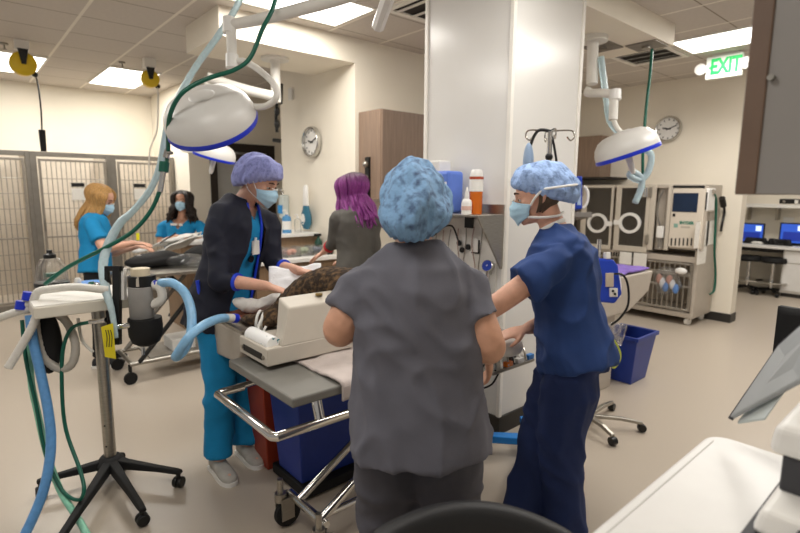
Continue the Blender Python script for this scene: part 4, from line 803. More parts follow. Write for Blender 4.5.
box(9.735, 9.75, .7, yc-.02, .1, DZ-.26).build('door', white, r, bev=.003); box(9.735, 9.75, .7, yc-.02, DZ-.24, DZ-.07).build('drawer', white, r, bev=.003); box(9.76, 10.5, yc+.02, y1, DZ-.1, DZ-.045).build('under_rail', dark, r)
def monitor(x0, y0, x1, y1, label):
    r = thing('monitor', label, 'monitor', onX((x0+x1)/2, y1+4, DX), group='screens on the far desk')
    DR(x0, y0, x1, y1, 0, .04, black, 'bezel', r); s = DR(x0+1.6, y0+1.2, x1-1.2, y1-2, -.006, 0, emis('screen_glow', '2a4fae', .9), 'screen', r, 0)
    DR(x1-8, y0+3, x1-2.5, y0+8, -.009, -.006, emis('screen_white', 'c8dcf4', 1.2), 'screen_window', s, 0); DR(x0+4, y0+9, x1-4, y1-4, -.009, -.006, emis('screen_dark', '1c2f86', .8), 'screen_window', s, 0)
    a = onX((x0+x1)/2, y1, DX); box(DX, DX+.03, a.y-.03, a.y+.03, DZ, a.z+.02).build('stand', black, r); box(DX-.08, DX+.12, a.y-.13, a.y+.13, DZ, DZ+.012).build('stand_base', black, r)
monitor(737.5, 223, 764, 243.5, 'left lit computer screen on the far desk'); monitor(779, 223, 806, 245, 'right lit computer screen cut by the picture edge')
r = thing('wall_shelf', 'pale shelf on the far wall above the screens', 'shelf', (10.4, 2, 1.4)); DR(745, 204.5, 815, 208, .0, .45, whitem, 'shelf_board', r); 
for px in (750, 779): a = onX(px, 214, 10.55); box(10.4, 10.59, a.y-.012, a.y+.012, a.z-.1, a.z+.12).build('bracket', steel, r)
r = thing('set_top_device', 'flat black electronic box on the far wall shelf', 'device', onX(790, 203, DX)); DR(778.5, 199, 798, 203.8, .05, .3, black, 'casing', r); DR(782, 200.5, 784.5, 202.5, .04, .05, steel, 'button', r, 0); DR(794, 200, 797.5, 203.5, .035, .05, whitem, 'end_panel', r, 0)
for px, lb, k in ((747, 'black round backed stool at the far desk, nearer the wall end', 0), (771, 'black round backed stool at the far desk, next to the white drawers', 1)):
    c = onX(px, 284, 9.75); c.z = 0; r = thing('desk_stool', lb, 'stool', c, group='stools at the far desk')
    seat = M.Translation(c); MB().lathe([(0, .52), (.17, .52), (.185, .55), (.17, .6), (0, .6)], seat, 24).build('seat', blackm, r, smooth=True)
    MB().cyl(c+V((0, 0, .1)), c+V((0, 0, .52)), .028).build('gas_column', chrome, r, smooth=True)
    MB().lathe([(.2, .2), (.215, .2), (.215, .22), (.2, .22)], seat, 28).build('foot_ring', chrome, r, smooth=True)
    for a in range(5):
        d = V((cos(a*1.2566), sin(a*1.2566), 0)); lg = MB().cyl(c+V((0, 0, .1)), c+d*.22+V((0, 0, .07)), .022, .016).build('leg', black, r, smooth=True); MB().ball(c+d*.23+V((0, 0, .032)), .032, n=10, k=6).build('caster', black, lg, smooth=True)
    n_ = V((-.3, .6, 0)).normalized(); sd = V((-n_.y, n_.x, 0)); b = MB().grid(lambda s, t: c+V((.2, -.0, .66+.22*t))+V((0, 1, 0))*(s-.5)*.34*(1-.5*abs(t-.5))+V((.05*(1-(2*s-1)**2), 0, 0)), 10, 6); b.build('backrest', blackm, r, smooth='all', solid=.05)
for k, (px, lb) in enumerate(((757, 'small white mouse on the far desk'), (769, 'small clutter of black cables on the far desk'))): 
    c = onX(px, 245, 9.95); c.z = DZ; tag((MB().ball(c+V((0, 0, .02)), (.05, .09, .025)) if k == 0 else MB().tube([c+V((0, .1, .012)), c+V((.05, .03, .05)), c+V((0, -.05, .1)), c+V((-.02, -.1, .03)), c+V((.03, -.2, .012))], .012)).build('mouse' if k == 0 else 'desk_cable', white if k == 0 else black, smooth=True), lb, 'mouse' if k == 0 else 'cable')
a = onX(759, 215, 10.59); tag(box(10.585, 10.6, a.y-.5, a.y-.35, a.z-.12, a.z-.02).build('wall_outlet', white, bev=.003), 'white outlet plate on the wall between the far screens', 'outlet')
# ================================================================ FOREGROUND
r = thing('front_counter', 'white rounded corner counter in the right foreground', 'counter', (1.0, .0, 0)); pts = []
x0, x1, y0, y1, R = .55, 1.405, -.16, .405, .05
for cx, cy, a0 in ((x1-R, y1-R, 0),): pts += [(cx+R*cos(a0+k*pi/16), cy+R*sin(a0+k*pi/16)) for k in range(9)]
poly = [(x0, y0), (x1, y0)] + pts + [(x0, y1)]
MB().prism(poly, .035, M.Translation((0, 0, .965))).build('countertop', mat('counter_white', 'e0dedb', .35, var=.02), r, bev=.008, seg=3)
box(.6, 1.36, -.16, .36, 0, .965).build('cabinet_body', whitem, r); box(.62, 1.34, .36, .375, .1, .95).build('door', white, r, bev=.003)
b = MB(); b.box(x0, x1-R, y1-.022, y1-.019, 1.0, 1.0008); b.build('edge_seam', mat('seam_grey', 'c4c2bd', .5), r)
r = thing('printer', 'white and black printer on the front counter with raised cover', 'printer', (1.25, .1, 1.0))
pg = mat('printer_grey', '3a3a3e', .5)
def pb(z0, z1, x, y, m_, nm, bv=.012, ins=0, yw=None): return MB().hexa([V((x, -.15, z0)), V((1.36, -.15, z0)), V((1.36, y, z0)), V((x, y, z0)), V((x+ins, -.15, z1)), V((1.36, -.15, z1)), V((1.36, y-ins, z1)), V((x+ins, y-ins, z1))]).build(nm, m_, r, bev=bv, seg=3)
pb(1.001, 1.016, .985, .225, pg, 'base_plate', .005)
pb(1.016, 1.062, 1.0, .215, white, 'lower_body', .012, .01)
box(.99, 1.003, -.15, .15, 1.02, 1.056).build('front_panel', pg, r, bev=.004)
pb(1.062, 1.13, 1.1, .2, pg, 'paper_slot', .004)
pb(1.13, 1.185, 1.09, .222, white, 'upper_body', .014, .006)
box(1.078, 1.092, -.15, .15, 1.132, 1.175).build('control_strip', pg, r, bev=.005)
cov = MB(); tr = lambda px, py, d: at(px, py, d)
A_, B_, C_, D_ = at(728, 418, 1.25), at(778, 345, 1.22), at(850, 280, 1.05), at(800, 380, 1.1)
n_ = (B_-A_).cross(D_-A_).normalized()*.012
cov.hexa([A_, B_, C_, D_, A_+n_, B_+n_, C_+n_, D_+n_]); cov.build('raised_cover', mat('cover_grey', 'a7aaab', .3), r, bev=.004)
MB().tube([A_+n_*.5, B_+n_*.5, C_+n_*.5], .006, sub=1).build('cover_edge', pg, r)
MB().hexa([at(738, 424, 1.24), at(765, 420, 1.15), at(765, 418, 1.15), at(738, 421, 1.24), at(760, 395, 1.24), at(790, 385, 1.15), at(790, 383, 1.15), at(760, 393, 1.24)]).build('cover_hinge_plate', mat('cover_pale', 'c3cac8', .3), r)
r = thing('upper_cabinet', 'grey wall cabinet with brown door edge at top right, close up', 'cabinet', (1.5, .15, 1.6))
box(1.2, 1.9, -.165, .312, 1.6, 2.45).build('cabinet_body', mat('warm_grey_laminate', '8f8b88', .35, var=.02), r); box(1.195, 1.9, .312, .347, 1.598, 2.45).build('door', mat('brown_edge', '6f5a4c', .5, var=.08), r, bev=.003)
e = onX(772, 78, 1.2); MB().cyl(e, e+V((-.012, 0, 0)), .006).build('screw_peg', steel, r, smooth=True)
# black task chair, only the top of its back in view
c = at(475, 512, 1.1); r = thing('task_chair', 'black task chair whose back top shows at the lower edge', 'chair', (c.x, c.y, 0)); f = V((FW.x, FW.y, 0)).normalized(); s_ = V((RT.x, RT.y, 0)).normalized(); o_ = V((c.x, c.y, 0))
def chback(u, t):
    a = (u-.5)*2; w = .225*(1-.12*(1-t)); return o_+s_*a*w+f*(.05*(1-a*a))+V((0, 0, .55+t*(.36-.05*a*a)))
MB().grid(chback, 16, 10).build('backrest', mat('chair_black', '1d1d1f', .5, bump=.15, bscale=400), r, smooth='all', solid=.05, sub=1)
MB().lathe([(0, .42), (.21, .42), (.23, .45), (.21, .49), (0, .5)], M.Translation(o_+f*.22), 24).build('seat', blackm, r, smooth=True); MB().tube([o_+V((0, 0, .65))-f*.06, o_-f*.03+V((0, 0, .5)), o_+f*.15+V((0, 0, .43))], .02).build('back_bar', black, r, smooth=True)
MB().cyl(o_+f*.22+V((0, 0, .1)), o_+f*.22+V((0, 0, .42)), .03).build('gas_column', chrome, r)
for a in range(5): d = V((cos(a*1.2566+.3), sin(a*1.2566+.3), 0)); lg = MB().cyl(o_+f*.22+V((0, 0, .1)), o_+f*.22+d*.28+V((0, 0, .07)), .024, .018).build('leg', black, r, smooth=True); MB().ball(o_+f*.22+d*.29+V((0, 0, .03)), .03, n=10, k=6).build('caster', black, lg, smooth=True)
RH_ = V((RT.x, RT.y, 0)).normalized(); c = at(816, 338, 2.3); o_ = V((c.x, c.y, 0)); r = thing('side_chair', 'black chair just entering the right picture edge', 'chair', o_)
MB().grid(lambda u, t: V((c.x+.03*(u-.5), c.y+(u-.5)*.3, c.z-.1+.22*t)), 6, 6).build('backrest', blackm, r, smooth='all', solid=.04); MB().lathe([(0, .44), (.2, .44), (.2, .5), (0, .5)], M.Translation(o_+RH_*.22), 20).build('seat', blackm, r, smooth=True); MB().cyl(o_+V((.02, 0, c.z-.08)), o_+RH_*.1+V((0, 0, .46)), .02).build('back_bar', black, r); MB().cyl(o_+RH_*.22+V((0, 0, .08)), o_+RH_*.22+V((0, 0, .44)), .025).build('gas_column', chrome, r)
for a in range(5): d = V((cos(a*1.2566), sin(a*1.2566), 0)); lg = MB().cyl(o_+RH_*.22+V((0, 0, .09)), o_+RH_*.22+V((0, 0, .07))+d*.27, .022, .018).build('leg', black, r); MB().ball(o_+RH_*.22+V((0, 0, .03))+d*.27, .03, n=10, k=6).build('caster', black, lg, smooth=True)
# ================================================================ PEOPLE
DG = lambda: bpy.context.evaluated_depsgraph_get()
def ringE(c, x, y, rx, ry, n=16, pw=2.0):
    out = []
    for j in range(n):
        a = 2*pi*j/n; ca, sa = cos(a), sin(a); e = 2/pw
        out.append(c + x*rx*math.copysign(abs(ca)**e, ca) + y*ry*math.copysign(abs(sa)**e, sa))
    return out
def limb(b, pts, radii, n=14, sub=4, flat=1.0, fdir=None, open_end=False):
    """tapered closed limb with rounded ends"""
    pts = [V(p) for p in pts]; P, R = spline(pts, radii, sub) if len(pts) > 2 else (pts, list(radii))
    rs = []; prev = fdir
    t0 = (P[1]-P[0]).normalized(); t1 = (P[-1]-P[-2]).normalized()
    seq = [(P[0]-t0*R[0]*.85, R[0]*.4), (P[0]-t0*R[0]*.5, R[0]*.8)] + list(zip(P, R)) + ([] if open_end else [(P[-1]+t1*R[-1]*.5, R[-1]*.8), (P[-1]+t1*R[-1]*.85, R[-1]*.4)])
    for i, (p, r_) in enumerate(seq):
        t = (seq[min(i+1, len(seq)-1)][0] - seq[max(i-1, 0)][0]).normalized()
        if prev is None: prev = t.orthogonal()
        x = (prev - t*prev.dot(t)).normalized(); prev = x; y = t.cross(x)
        rs.append(ringE(p, x, y, r_, r_*flat, n))
    b.rings(rs); return b
def remeshed(b, name, m, parent, vox, amp=0, fr=7, seed=0, smooth=2, cut=None, fold=None, mats=None, planes=None):
    bm = b.bm; bmesh.ops.recalc_face_normals(bm, faces=bm.faces)
    me = bpy.data.meshes.new('tmp'); bm.to_mesh(me); bm.free(); o = bpy.data.objects.new('tmp', me); COL.objects.link(o)
    r = o.modifiers.new('r', 'REMESH'); r.mode = 'VOXEL'; r.voxel_size = vox
    if smooth: s = o.modifiers.new('s', 'SMOOTH'); s.iterations = smooth; s.factor = .5
    bpy.context.view_layer.update()
    m2 = bpy.data.meshes.new_from_object(o.evaluated_get(DG())); bpy.data.objects.remove(o); bpy.data.meshes.remove(me)
    bm = bmesh.new(); bm.from_mesh(m2); bpy.data.meshes.remove(m2); bm.normal_update()
    if amp or fold:
        off = []
        for v in bm.verts:
            d = 0
            if amp:
                q = v.co*fr; w_ = noise.noise(q*.45+V((seed, 3, seed*.7)))*1.6
                r1 = max(0, 1-2.2*abs(noise.noise(V((q.x+q.z*.55+w_+seed, q.y-q.z*.2, q.z*.42+w_)))))
                r2 = max(0, 1-2.2*abs(noise.noise(V((q.x*.8-q.z*.8-w_, q.y*.9+seed*2, q.z*.7+q.x*.3)))))
                r3 = noise.noise(q*2.3+V((seed, 0, 0)))
                d += amp*(.75*r1*r1+.5*r2*r2*r2+.22*r3-.3)
            if fold: d += fold(v.co)
            off.append(d)
        for v, d in zip(bm.verts, off): v.co += v.normal*d
        bmesh.ops.smooth_vert(bm, verts=bm.verts, factor=.5, use_axis_x=True, use_axis_y=True, use_axis_z=True)
    for co, no in planes or []:
        bmesh.ops.bisect_plane(bm, geom=bm.verts[:]+bm.edges[:]+bm.faces[:], plane_co=co, plane_no=no)
    if cut:
        bmesh.ops.delete(bm, geom=[f_ for f_ in bm.faces if cut(f_.calc_center_median())], context='FACES')
    out = MB(); out.bm.free(); out.bm = bm
    ob = out.build(name, mats or m, parent, smooth='all')
    return ob
class Person: pass
def hand(b, wr, d, n, side, curl=.5, s=1.0, spread=.06, thumb=.5):
    """palm + five fingers; d finger direction, n palm normal (the way fingers curl), side = thumb side vector"""
    d = V(d).normalized(); n = V(n); n = (n-d*n.dot(d)).normalized(); sd = d.cross(n); sd = sd if sd.dot(V(side)) > 0 else -sd
    wr = V(wr)
    rs = []
    for t, w, h in ((-.02, .024, .019), (.01, .027, .017), (.035, .036, .016), (.065, .041, .0145), (.088, .039, .012), (.098, .03, .008)): rs.append(ringE(wr+d*t*s, sd, n, w*s, h*s, 14, 2.4))
    b.rings(rs)
    for k, (o_, L, r_) in enumerate(((.029, .072, .0088), (.0095, .08, .009), (-.0105, .075, .0086), (-.029, .058, .0076))):
        p = wr + d*.085*s + sd*o_*s; a = curl*(.35+.05*k); dr = (d+sd*spread*(1.2-k)).normalized(); pts = [p-d*.03*s, p]
        for q in (.45, .31, .24):
            dd = dr*cos(a)+n*sin(a); p = p+dd*L*q*s; pts.append(p); a += curl*.75
        limb(b, pts, [r_*s, r_*1.05*s, r_*1.02*s, r_*.95*s, r_*.8*s], n=10, sub=3)
    p = wr + d*.022*s + sd*.022*s; dd = (d*.62+sd*.7+n*thumb*.5).normalized(); pts = [p, p+dd*.035*s]; d2 = (d*.85+sd*.3+n*thumb*.7).normalized(); pts += [pts[-1]+d2*.032*s]; d3 = (d*.9+n*thumb*.9).normalized(); pts += [pts[-1]+d3*.026*s]
    limb(b, pts, [.013*s, .0115*s, .0105*s, .0085*s], n=10, sub=3)
HEADP = [(-.115, .018, .074, .034), (-.108, .034, .084, .012), (-.09, .047, .09, -.018), (-.06, .058, .092, -.05), (-.03, .066, .0925, -.076), (0, .071, .092, -.094), (.03, .0755, .0945, -.101), (.06, .0745, .091, -.1), (.085, .064, .076, -.088), (.104, .043, .05, -.064), (.114, .02, .022, -.034)]
def head(b, H):
    rs = [[H @ V((hw*math.copysign(abs(cos(a))**.95, cos(a)), (yf+yb)/2+(yf-yb)/2*sin(a), z)) for a in [2*pi*j/22 for j in range(22)]] for z, hw, yf, yb in HEADP]
    b.rings(rs)
    T = lambda *p: H @ V(p)
    limb(b, [T(0, .09, .012), T(0, .103, -.012), T(0, .113, -.034)], [.0075, .0095, .0125], n=10)   # nose
    limb(b, [T(-.012, .097, -.036), T(.012, .097, -.036)], [.0085, .0085], n=8)
    limb(b, [T(-.042, .078, .024), T(-.018, .091, .021), T(.018, .091, .021), T(.042, .078, .024)], [.007, .009, .009, .007], n=8)   # brow
    limb(b, [T(-.02, .09, -.066), T(0, .0955, -.064), T(.02, .09, -.066)], [.005, .0075, .005], n=8)  # upper lip
    limb(b, [T(-.017, .089, -.077), T(0, .094, -.078), T(.017, .089, -.077)], [.005, .0075, .005], n=8)
    b.ball(T(0, .076, -.104), .016, n=10, k=6)
    for s in (-1, 1):
        limb(b, [T(s*.073, -.014, .022), T(s*.083, -.026, .016), T(s*.08, -.024, -.008), T(s*.073, -.01, -.03)], [.009, .0105, .009, .0075], n=8)
        limb(b, [T(s*.05, .062, -.012), T(s*.058, .045, -.03)], [.016, .016], n=8)     # cheek bones
def eyes(H, par, brow=True, skin=None):
    for s in (-1, 1):
        e = MB().ball(H @ V((s*.031, .0765, .002)), .0115, n=12, k=8).build('eye', eyew, par, smooth='all')
        MB().lathe([(0, .0), (.0062, 0), (.0055, .0022), (0, .003)], H @ M.Translation((s*.031, .0866, .0005)) @ M.Rotation(-pi/2, 4, 'X'), 12).build('iris', eyed, e, smooth=True)
        MB().ball(H @ V((s*.031, .0758, .0075)), (.0135, .0135, .0105), n=12, k=8).build('eyelid', skin or skinA, par, smooth='all')
        if brow: MB().tube([H @ V((s*.014, .1, .028)), H @ V((s*.03, .0985, .034)), H @ V((s*.048, .083, .029))], [.003, .0042, .0025], n=6).build('eyebrow', browm, par, smooth=True)
def headpt(H, a, z, off):  # point on the head surface at angle a from the front, height z
    for i in range(len(HEADP)-1):
        if HEADP[i][0] <= z <= HEADP[i+1][0]: break
    A, B = HEADP[i], HEADP[i+1]; t = (z-A[0])/(B[0]-A[0]); hw, yf, yb = [A[k]+(B[k]-A[k])*t for k in (1, 2, 3)]
    cy, ry = (yf+yb)/2, (yf-yb)/2; x = (hw+off)*sin(a); y = cy+(ry+off)*cos(a)
    return V((x, y, z))
def mask(H, par, ties='ear'):
    def f(u, v):
        a = (u-.5)*2*1.28; zt = .004-.03*abs(u-.5)*2; zb = -.118+.04*(abs(u-.5)*2)**1.5; z = zb+(zt-zb)*v; zz = max(-.107, min(.11, z))
        p = headpt(H, a, zz, .012); bul = max(0, cos(a*1.1))*(.026*math.exp(-((v-.55)/.38)**2)+.004); p.y += bul; p.z = z
        p += V((0, .0028*sin(v*19)*max(0, cos(a)), 0)); return H @ p
    mk = MB().grid(f, 22, 16).build('face_mask', maskm, par, smooth='all', solid=.003)
    w = MB(); w.tube([H @ V((-.03, .103, .006)), H @ V((0, .118, .002)), H @ V((.03, .103, .006))], .003, n=6); w.build('nose_strip', tiem, mk)
    for s in (-1, 1):
        e1 = H @ headpt(H, s*1.25, -.03, .012); e2 = H @ headpt(H, s*1.2, -.08, .01)
        if ties == 'ear':
            MB().tube([e1, H @ V((s*.083, .0, .012)), H @ V((s*.085, -.03, .025)), H @ V((s*.083, -.04, -.005)), H @ V((s*.076, -.01, -.05)), e2], .0022, n=6).build('ear_loop', tiem, mk, smooth=True)
        else:
            MB().tube([e1, H @ V((s*.082, .02, -.004)), H @ V((s*.088, -.02, .028)), H @ V((s*.106, -.06, .03)), H @ V((s*.088, -.13, .028)), H @ V((0, -.185, .026))], .0055, n=7).build('upper_tie', tiem, mk, smooth=True)
            MB().tube([e2, H @ V((s*.074, .0, -.09)), H @ V((s*.06, -.07, -.095)), H @ V((0, -.1, -.088))], .006, n=7).build('lower_tie', tiem, mk, smooth=True)
def cap(H, m, par, sx=1.0, zt=.15, zf=.045, zb=-.03, back=.0, amp=.012, seed=0, ox=.012, drop=0):
    """bouffant cap: dome with a gathered edge that runs from brow (zf) to nape (zb)"""
    def f(u, v):
        a = 2*pi*u; k = (1-cos(a))/2; ze = zf+(zb-zf)*k; ph = v*pi/2
        hw, cy, ry = .0765+ox, -.003-.02*k*0-back*k*.5, .1+ox+back*k*.5
        q = cos(ph)**.62; bul = (1+.1*sx*sin(pi*min(1, v*1.3))*(.55+.45*k))*(.8+.2*min(1, v/.16)**.6)
        p = V((hw*q*sin(a)*bul*(1+.04*k), cy+ry*q*cos(a)*bul, ze+(zt-ze)*sin(ph)))
        if drop: p.z -= drop*k*(1-v)*sin(pi*min(1, v*1.6+.1)); p.y -= drop*.45*k*math.exp(-((v-.25)/.25)**2)
        nn = (p-V((0, -.005, .04))).normalized(); c = noise.noise(V((p.x*22+seed, p.y*22, p.z*14)))
        g = sin(a*26+3*noise.noise(V((a*2, v*3, seed))))*.004*(1-v)**1.5
        p += nn*(amp*c*min(1, v*4+.25)+g); return H @ p
    return MB().grid(f, 120, 26).build('surgical_cap', m, par, smooth='all', solid=.002)
def torso(b, P, grow=0, z0=None, hemflare=0, n=24):
    """P: list of (centre, side vector, half width, half depth)"""
    rs = []
    for c, x, hw, hd in P:
        x = V(x).normalized(); c = V(c); rs.append((c, x, hw+grow, hd+grow))
    out = []
    for i, (c, x, hw, hd) in enumerate(rs):
        t = (rs[min(i+1, len(rs)-1)][0]-rs[max(i-1, 0)][0]).normalized(); x = (x-t*x.dot(t)).normalized(); y = t.cross(x)
        out.append(ringE(c, x, y, hw, hd, n, 2.3))
    b.rings(out); return b
def nn(v): v = V(v); return v.normalized()
def body_frame(hip, neck, fwd):
    """torso rows from hip centre to neck base, facing fwd"""
    up = nn(neck-hip); f = V(fwd); f = nn(f-up*f.dot(up)); side = nn(f.cross(up)); return up, f, side
def make_person(label, hip, neck, fwd, H, arms, legs, skin, build=1.0, shoulder=.19, vox=.008, twist=None, group=None, depth=1.0, waist=1.0, hips=1.0, handinfo=None, armw=1.0):
    """H: head matrix (x right, y forward); arms: two (shoulder, elbow, wrist) ; legs: two (hip, knee, ankle, toe)"""
    up, f, side = body_frame(hip, neck, fwd); L = (neck-hip).length; s2 = V(twist).normalized() if twist is not None else side
    mid = lambda t, o=0: hip.lerp(neck, t)+f*o
    W = build
    rows = [(mid(-.2), side, .14*W*hips, .095*W*depth), (mid(-.05), side, .162*W*hips, .108*W*depth), (mid(.12), side, .158*W*hips, .108*W*depth), (mid(.33, .0), side.lerp(s2, .4), .138*W*waist, .1*W*depth), (mid(.55), side.lerp(s2, .8), .15*W, .112*W*depth), (mid(.74, -.005), s2, shoulder*.88, .108*W*depth), (mid(.88, -.01), s2, shoulder*.8, .088*W), (mid(.97, -.012), s2, shoulder*.5, .066*W), (mid(1.02, -.005), s2, .055, .055)]
    b = MB(); torso(b, rows, grow=-.014)
    hb = H @ V((0, -.03, -.07)); limb(b, [mid(.93, -.01), neck.lerp(hb, .5), hb, H @ V((0, -.02, -.03))], [.062*min(W, 1.05), .056, .055, .055], n=16)
    head(b, H)
    for sgn, (sh, el, wr), hi in zip((-1, 1), arms, handinfo or (None, None)):
        limb(b, [mid(.88), sh, sh.lerp(el, .45), el, el.lerp(wr, .3), el.lerp(wr, .7), wr], [.05*W, .05*W, .047*W*armw, .041*W*armw, .04*W*armw, .032*W, .025], n=14)
        if hi: hand(b, wr, *hi)
    for hp, kn, an, to in legs:
        limb(b, [hp, hp.lerp(kn, .5), kn, kn.lerp(an, .35), an], [.08*W, .072*W, .054*W, .052*W, .036*W], n=14)
        limb(b, [an+V((0, 0, -.02)), an.lerp(to, .5)+V((0, 0, -.035)), to], [.036, .034, .026], n=12)
    pr = remeshed(b, 'person', skin, None, vox, smooth=3)
    tag(pr, label, 'person', group)

    c = Person(); c.__dict__.update(pr=pr, rows=rows, mid=mid, up=up, f=f, side=side, s2=s2, W=W, arms=arms, legs=legs, hips=hips, depth=depth, H=H, neck=neck, hip=hip, L=L)
    return c
def top_(c, m, name='scrub_top', hem=.2, sleeve=.42, fit=1.0, sr=None, vox=.011, amp=.006, seed=0, cut=None, flare=.0, fr=7, long=False, neckcut=.0, planes=None):
    mid, W, g = c.mid, c.W, .015*fit; b = MB(); rows = c.rows
    tr = [(mid(-hem), c.side, .17*W*c.hips+g+flare, .118*W*c.depth+g+flare), (mid(-hem*.4), c.side, .168*W*c.hips+g+flare*.6, .114*W*c.depth+g+flare*.5)]
    tr += [(q[0], q[1], q[2]+g, q[3]+g) for q in rows[2:7]] + [(mid(.965, -.012), c.s2, .104+g*.5, .071+g*.5), (mid(1.01-neckcut, -.012), c.s2, .072+g*.4, .062+g*.4)]
    torso(b, tr)
    for sh, el, wr in (c.arms if sleeve else []):
        q = sr or .066*W
        if not long: limb(b, [mid(.85), sh, sh.lerp(el, sleeve*.55), sh.lerp(el, sleeve)], [.058*W, .06*W+.003*fit, q*.98, q*1.08], n=18, open_end=True)
        else:
            w_ = el.lerp(wr, sleeve); limb(b, [mid(.85), sh, sh.lerp(el, .5), el, el.lerp(w_, .5), w_], [.058*W, .062*W, .06*W, .056*W, .05*W, .046*W], n=18, open_end=True)
    return remeshed(b, name, m, c.pr, vox, amp=amp, seed=seed, cut=cut, fr=fr, planes=planes)
def trousers_(c, m, name='scrub_trousers', vox=.012, amp=.007, seed=3, wide=1.0, ankle=.065, rise=.1, fr=6, length=1.0):
    mid, W = c.mid, c.W; b = MB(); rw = c.rows
    torso(b, [(mid(-.24), c.side, .14*W*c.hips, .1*W*c.depth), (mid(-.12), c.side, .165*W*c.hips, .116*W*c.depth), (mid(-.02), c.side, .155*W*c.hips, .104*W*c.depth), (mid(rise), c.side, .145*W*c.hips, .098*W*c.depth)])
    for hp, kn, an, to in c.legs:
        e = kn.lerp(an, length); limb(b, [hp+V((0, 0, .0)), hp.lerp(kn, .4), kn, kn.lerp(e, .5), e], [.09*W, .094*W*wide, .079*W*wide, .072*wide, ankle*wide], n=18, open_end=True)
    return remeshed(b, name, m, c.pr, vox, amp=amp, seed=seed, fr=fr)
def shoes_(c, m, name='shoe', sole=None):
    for hp, kn, an, to in c.legs:
        d = V((to.x-an.x, to.y-an.y, 0)).normalized(); sd = V((-d.y, d.x, 0)); o_ = V((an.x, an.y, 0)); rs = []
        for t, w, z1 in ((-.075, .02, .05), (-.068, .034, .085), (-.03, .04, .105), (.03, .041, .095), (.08, .045, .072), (.13, .048, .058), (.165, .042, .05), (.185, .026, .04), (.19, .012, .03)):
            q = o_+d*t; rs.append([q+sd*w*math.copysign(abs(cos(a))**.6, cos(a))+V((0, 0, .012+(z1-.012)*.5+(z1-.012)*.5*math.copysign(abs(sin(a))**.8, sin(a)))) for a in [2*pi*j/14 for j in range(14)]])
        sh = MB().rings(rs).build(name, m, c.pr, smooth='all', sub=1); rs = []
        for t, w in ((-.08, .022), (-.07, .038), (0, .04), (.09, .049), (.14, .049), (.18, .034), (.196, .014)):
            q = o_+d*t; rs.append([q+sd*w, q-sd*w, q-sd*w+V((0, 0, .024)), q+sd*w+V((0, 0, .024))])
        MB().rings(rs).build('sole', sole or white, sh, smooth=True)
def HM(c, f, tilt=0, up=V((0, 0, 1))):   # head matrix at c, facing f; tilt lowers the face (radians)
    f = nn(f); r_ = nn(f.cross(up)); u = r_.cross(f); f2 = f*cos(tilt)-u*sin(tilt); u2 = u*cos(tilt)+f*sin(tilt)
    m = M((r_, f2, u2)).transposed().to_4x4(); m.translation = c; return m
def strands(c, m, H, roots, path, n, r0, seed=0, name='hair', base=None, par=None):
    rnd = random.Random(seed); b = base or MB()
    for k in range(n):
        pts, rr = path(rnd, k/n); b.tube([H @ V(p) for p in pts], rr, n=6, sub=4)
    return b.build(name, m, par or c.pr, smooth='all')
FH = V((FW.x, FW.y, 0)).normalized(); RH = V((RT.x, RT.y, 0)).normalized(); Z_ = V((0, 0, 1))
def legset(c_hip, side, fwd, stance=.1, fwdoff=(0, 0), foot=(0, 0), hipw=.09, knee=.03, toes=None, hipz=None):
    out = []
    for s, fo, k in ((-1, fwdoff[0], 0), (1, fwdoff[1], 1)):
        hp = c_hip+side*s*hipw+V((0, 0, -.05)); an = V((c_hip.x, c_hip.y, .1))+side*s*(stance)+fwd*fo; kn = hp.lerp(an, .48)+fwd*knee
        td = toes[k] if toes else fwd; out.append((hp, kn, an, an+nn(td)*.15+V((0, 0, -.07))))
    return out
# ---------------------------------------------------------------- grey scrubs, back to us
f = nn(FH*.97+RH*.12); side = nn(f.cross(Z_))
hip = at(418, 448, 1.67); hip.z = .90; neck = at(412, 246, 1.62)
H = HM(at(416, 214, 1.69), f, .34)
arms = [(at(366, 288, 1.64), at(340, 329, 1.64), at(358, 318, 1.9)), (at(462, 288, 1.64), at(487, 344, 1.60), at(489, 352, 1.80))]
g = make_person('person in charcoal grey scrubs and big blue cap, back turned, working at the gurney', hip, neck, f, H, arms, legset(hip, side, f, .13, (.0, .0)), skinB, build=1.16, shoulder=.18, vox=.0075, hips=1.02, waist=1.16, armw=1.2,
    handinfo=((nn(FH*.9+RH*.3), -Z_, -side, .3), (nn(FH*.35-Z_*.75+RH*.1), nn(-RH*1+FH*.2), FH, .5)))
top_(g, greys, hem=.26, sleeve=.62, fit=1.2, sr=.078, amp=.022, seed=2, flare=.012, fr=6.5)
trousers_(g, greyd, amp=.016, seed=5, wide=1.08)
shoes_(g, shoed)
cap(H, capA, g.pr, sx=1.6, zt=.16, zf=.05, zb=-.125, back=.07, amp=.024, ox=.028, drop=.045, seed=3)
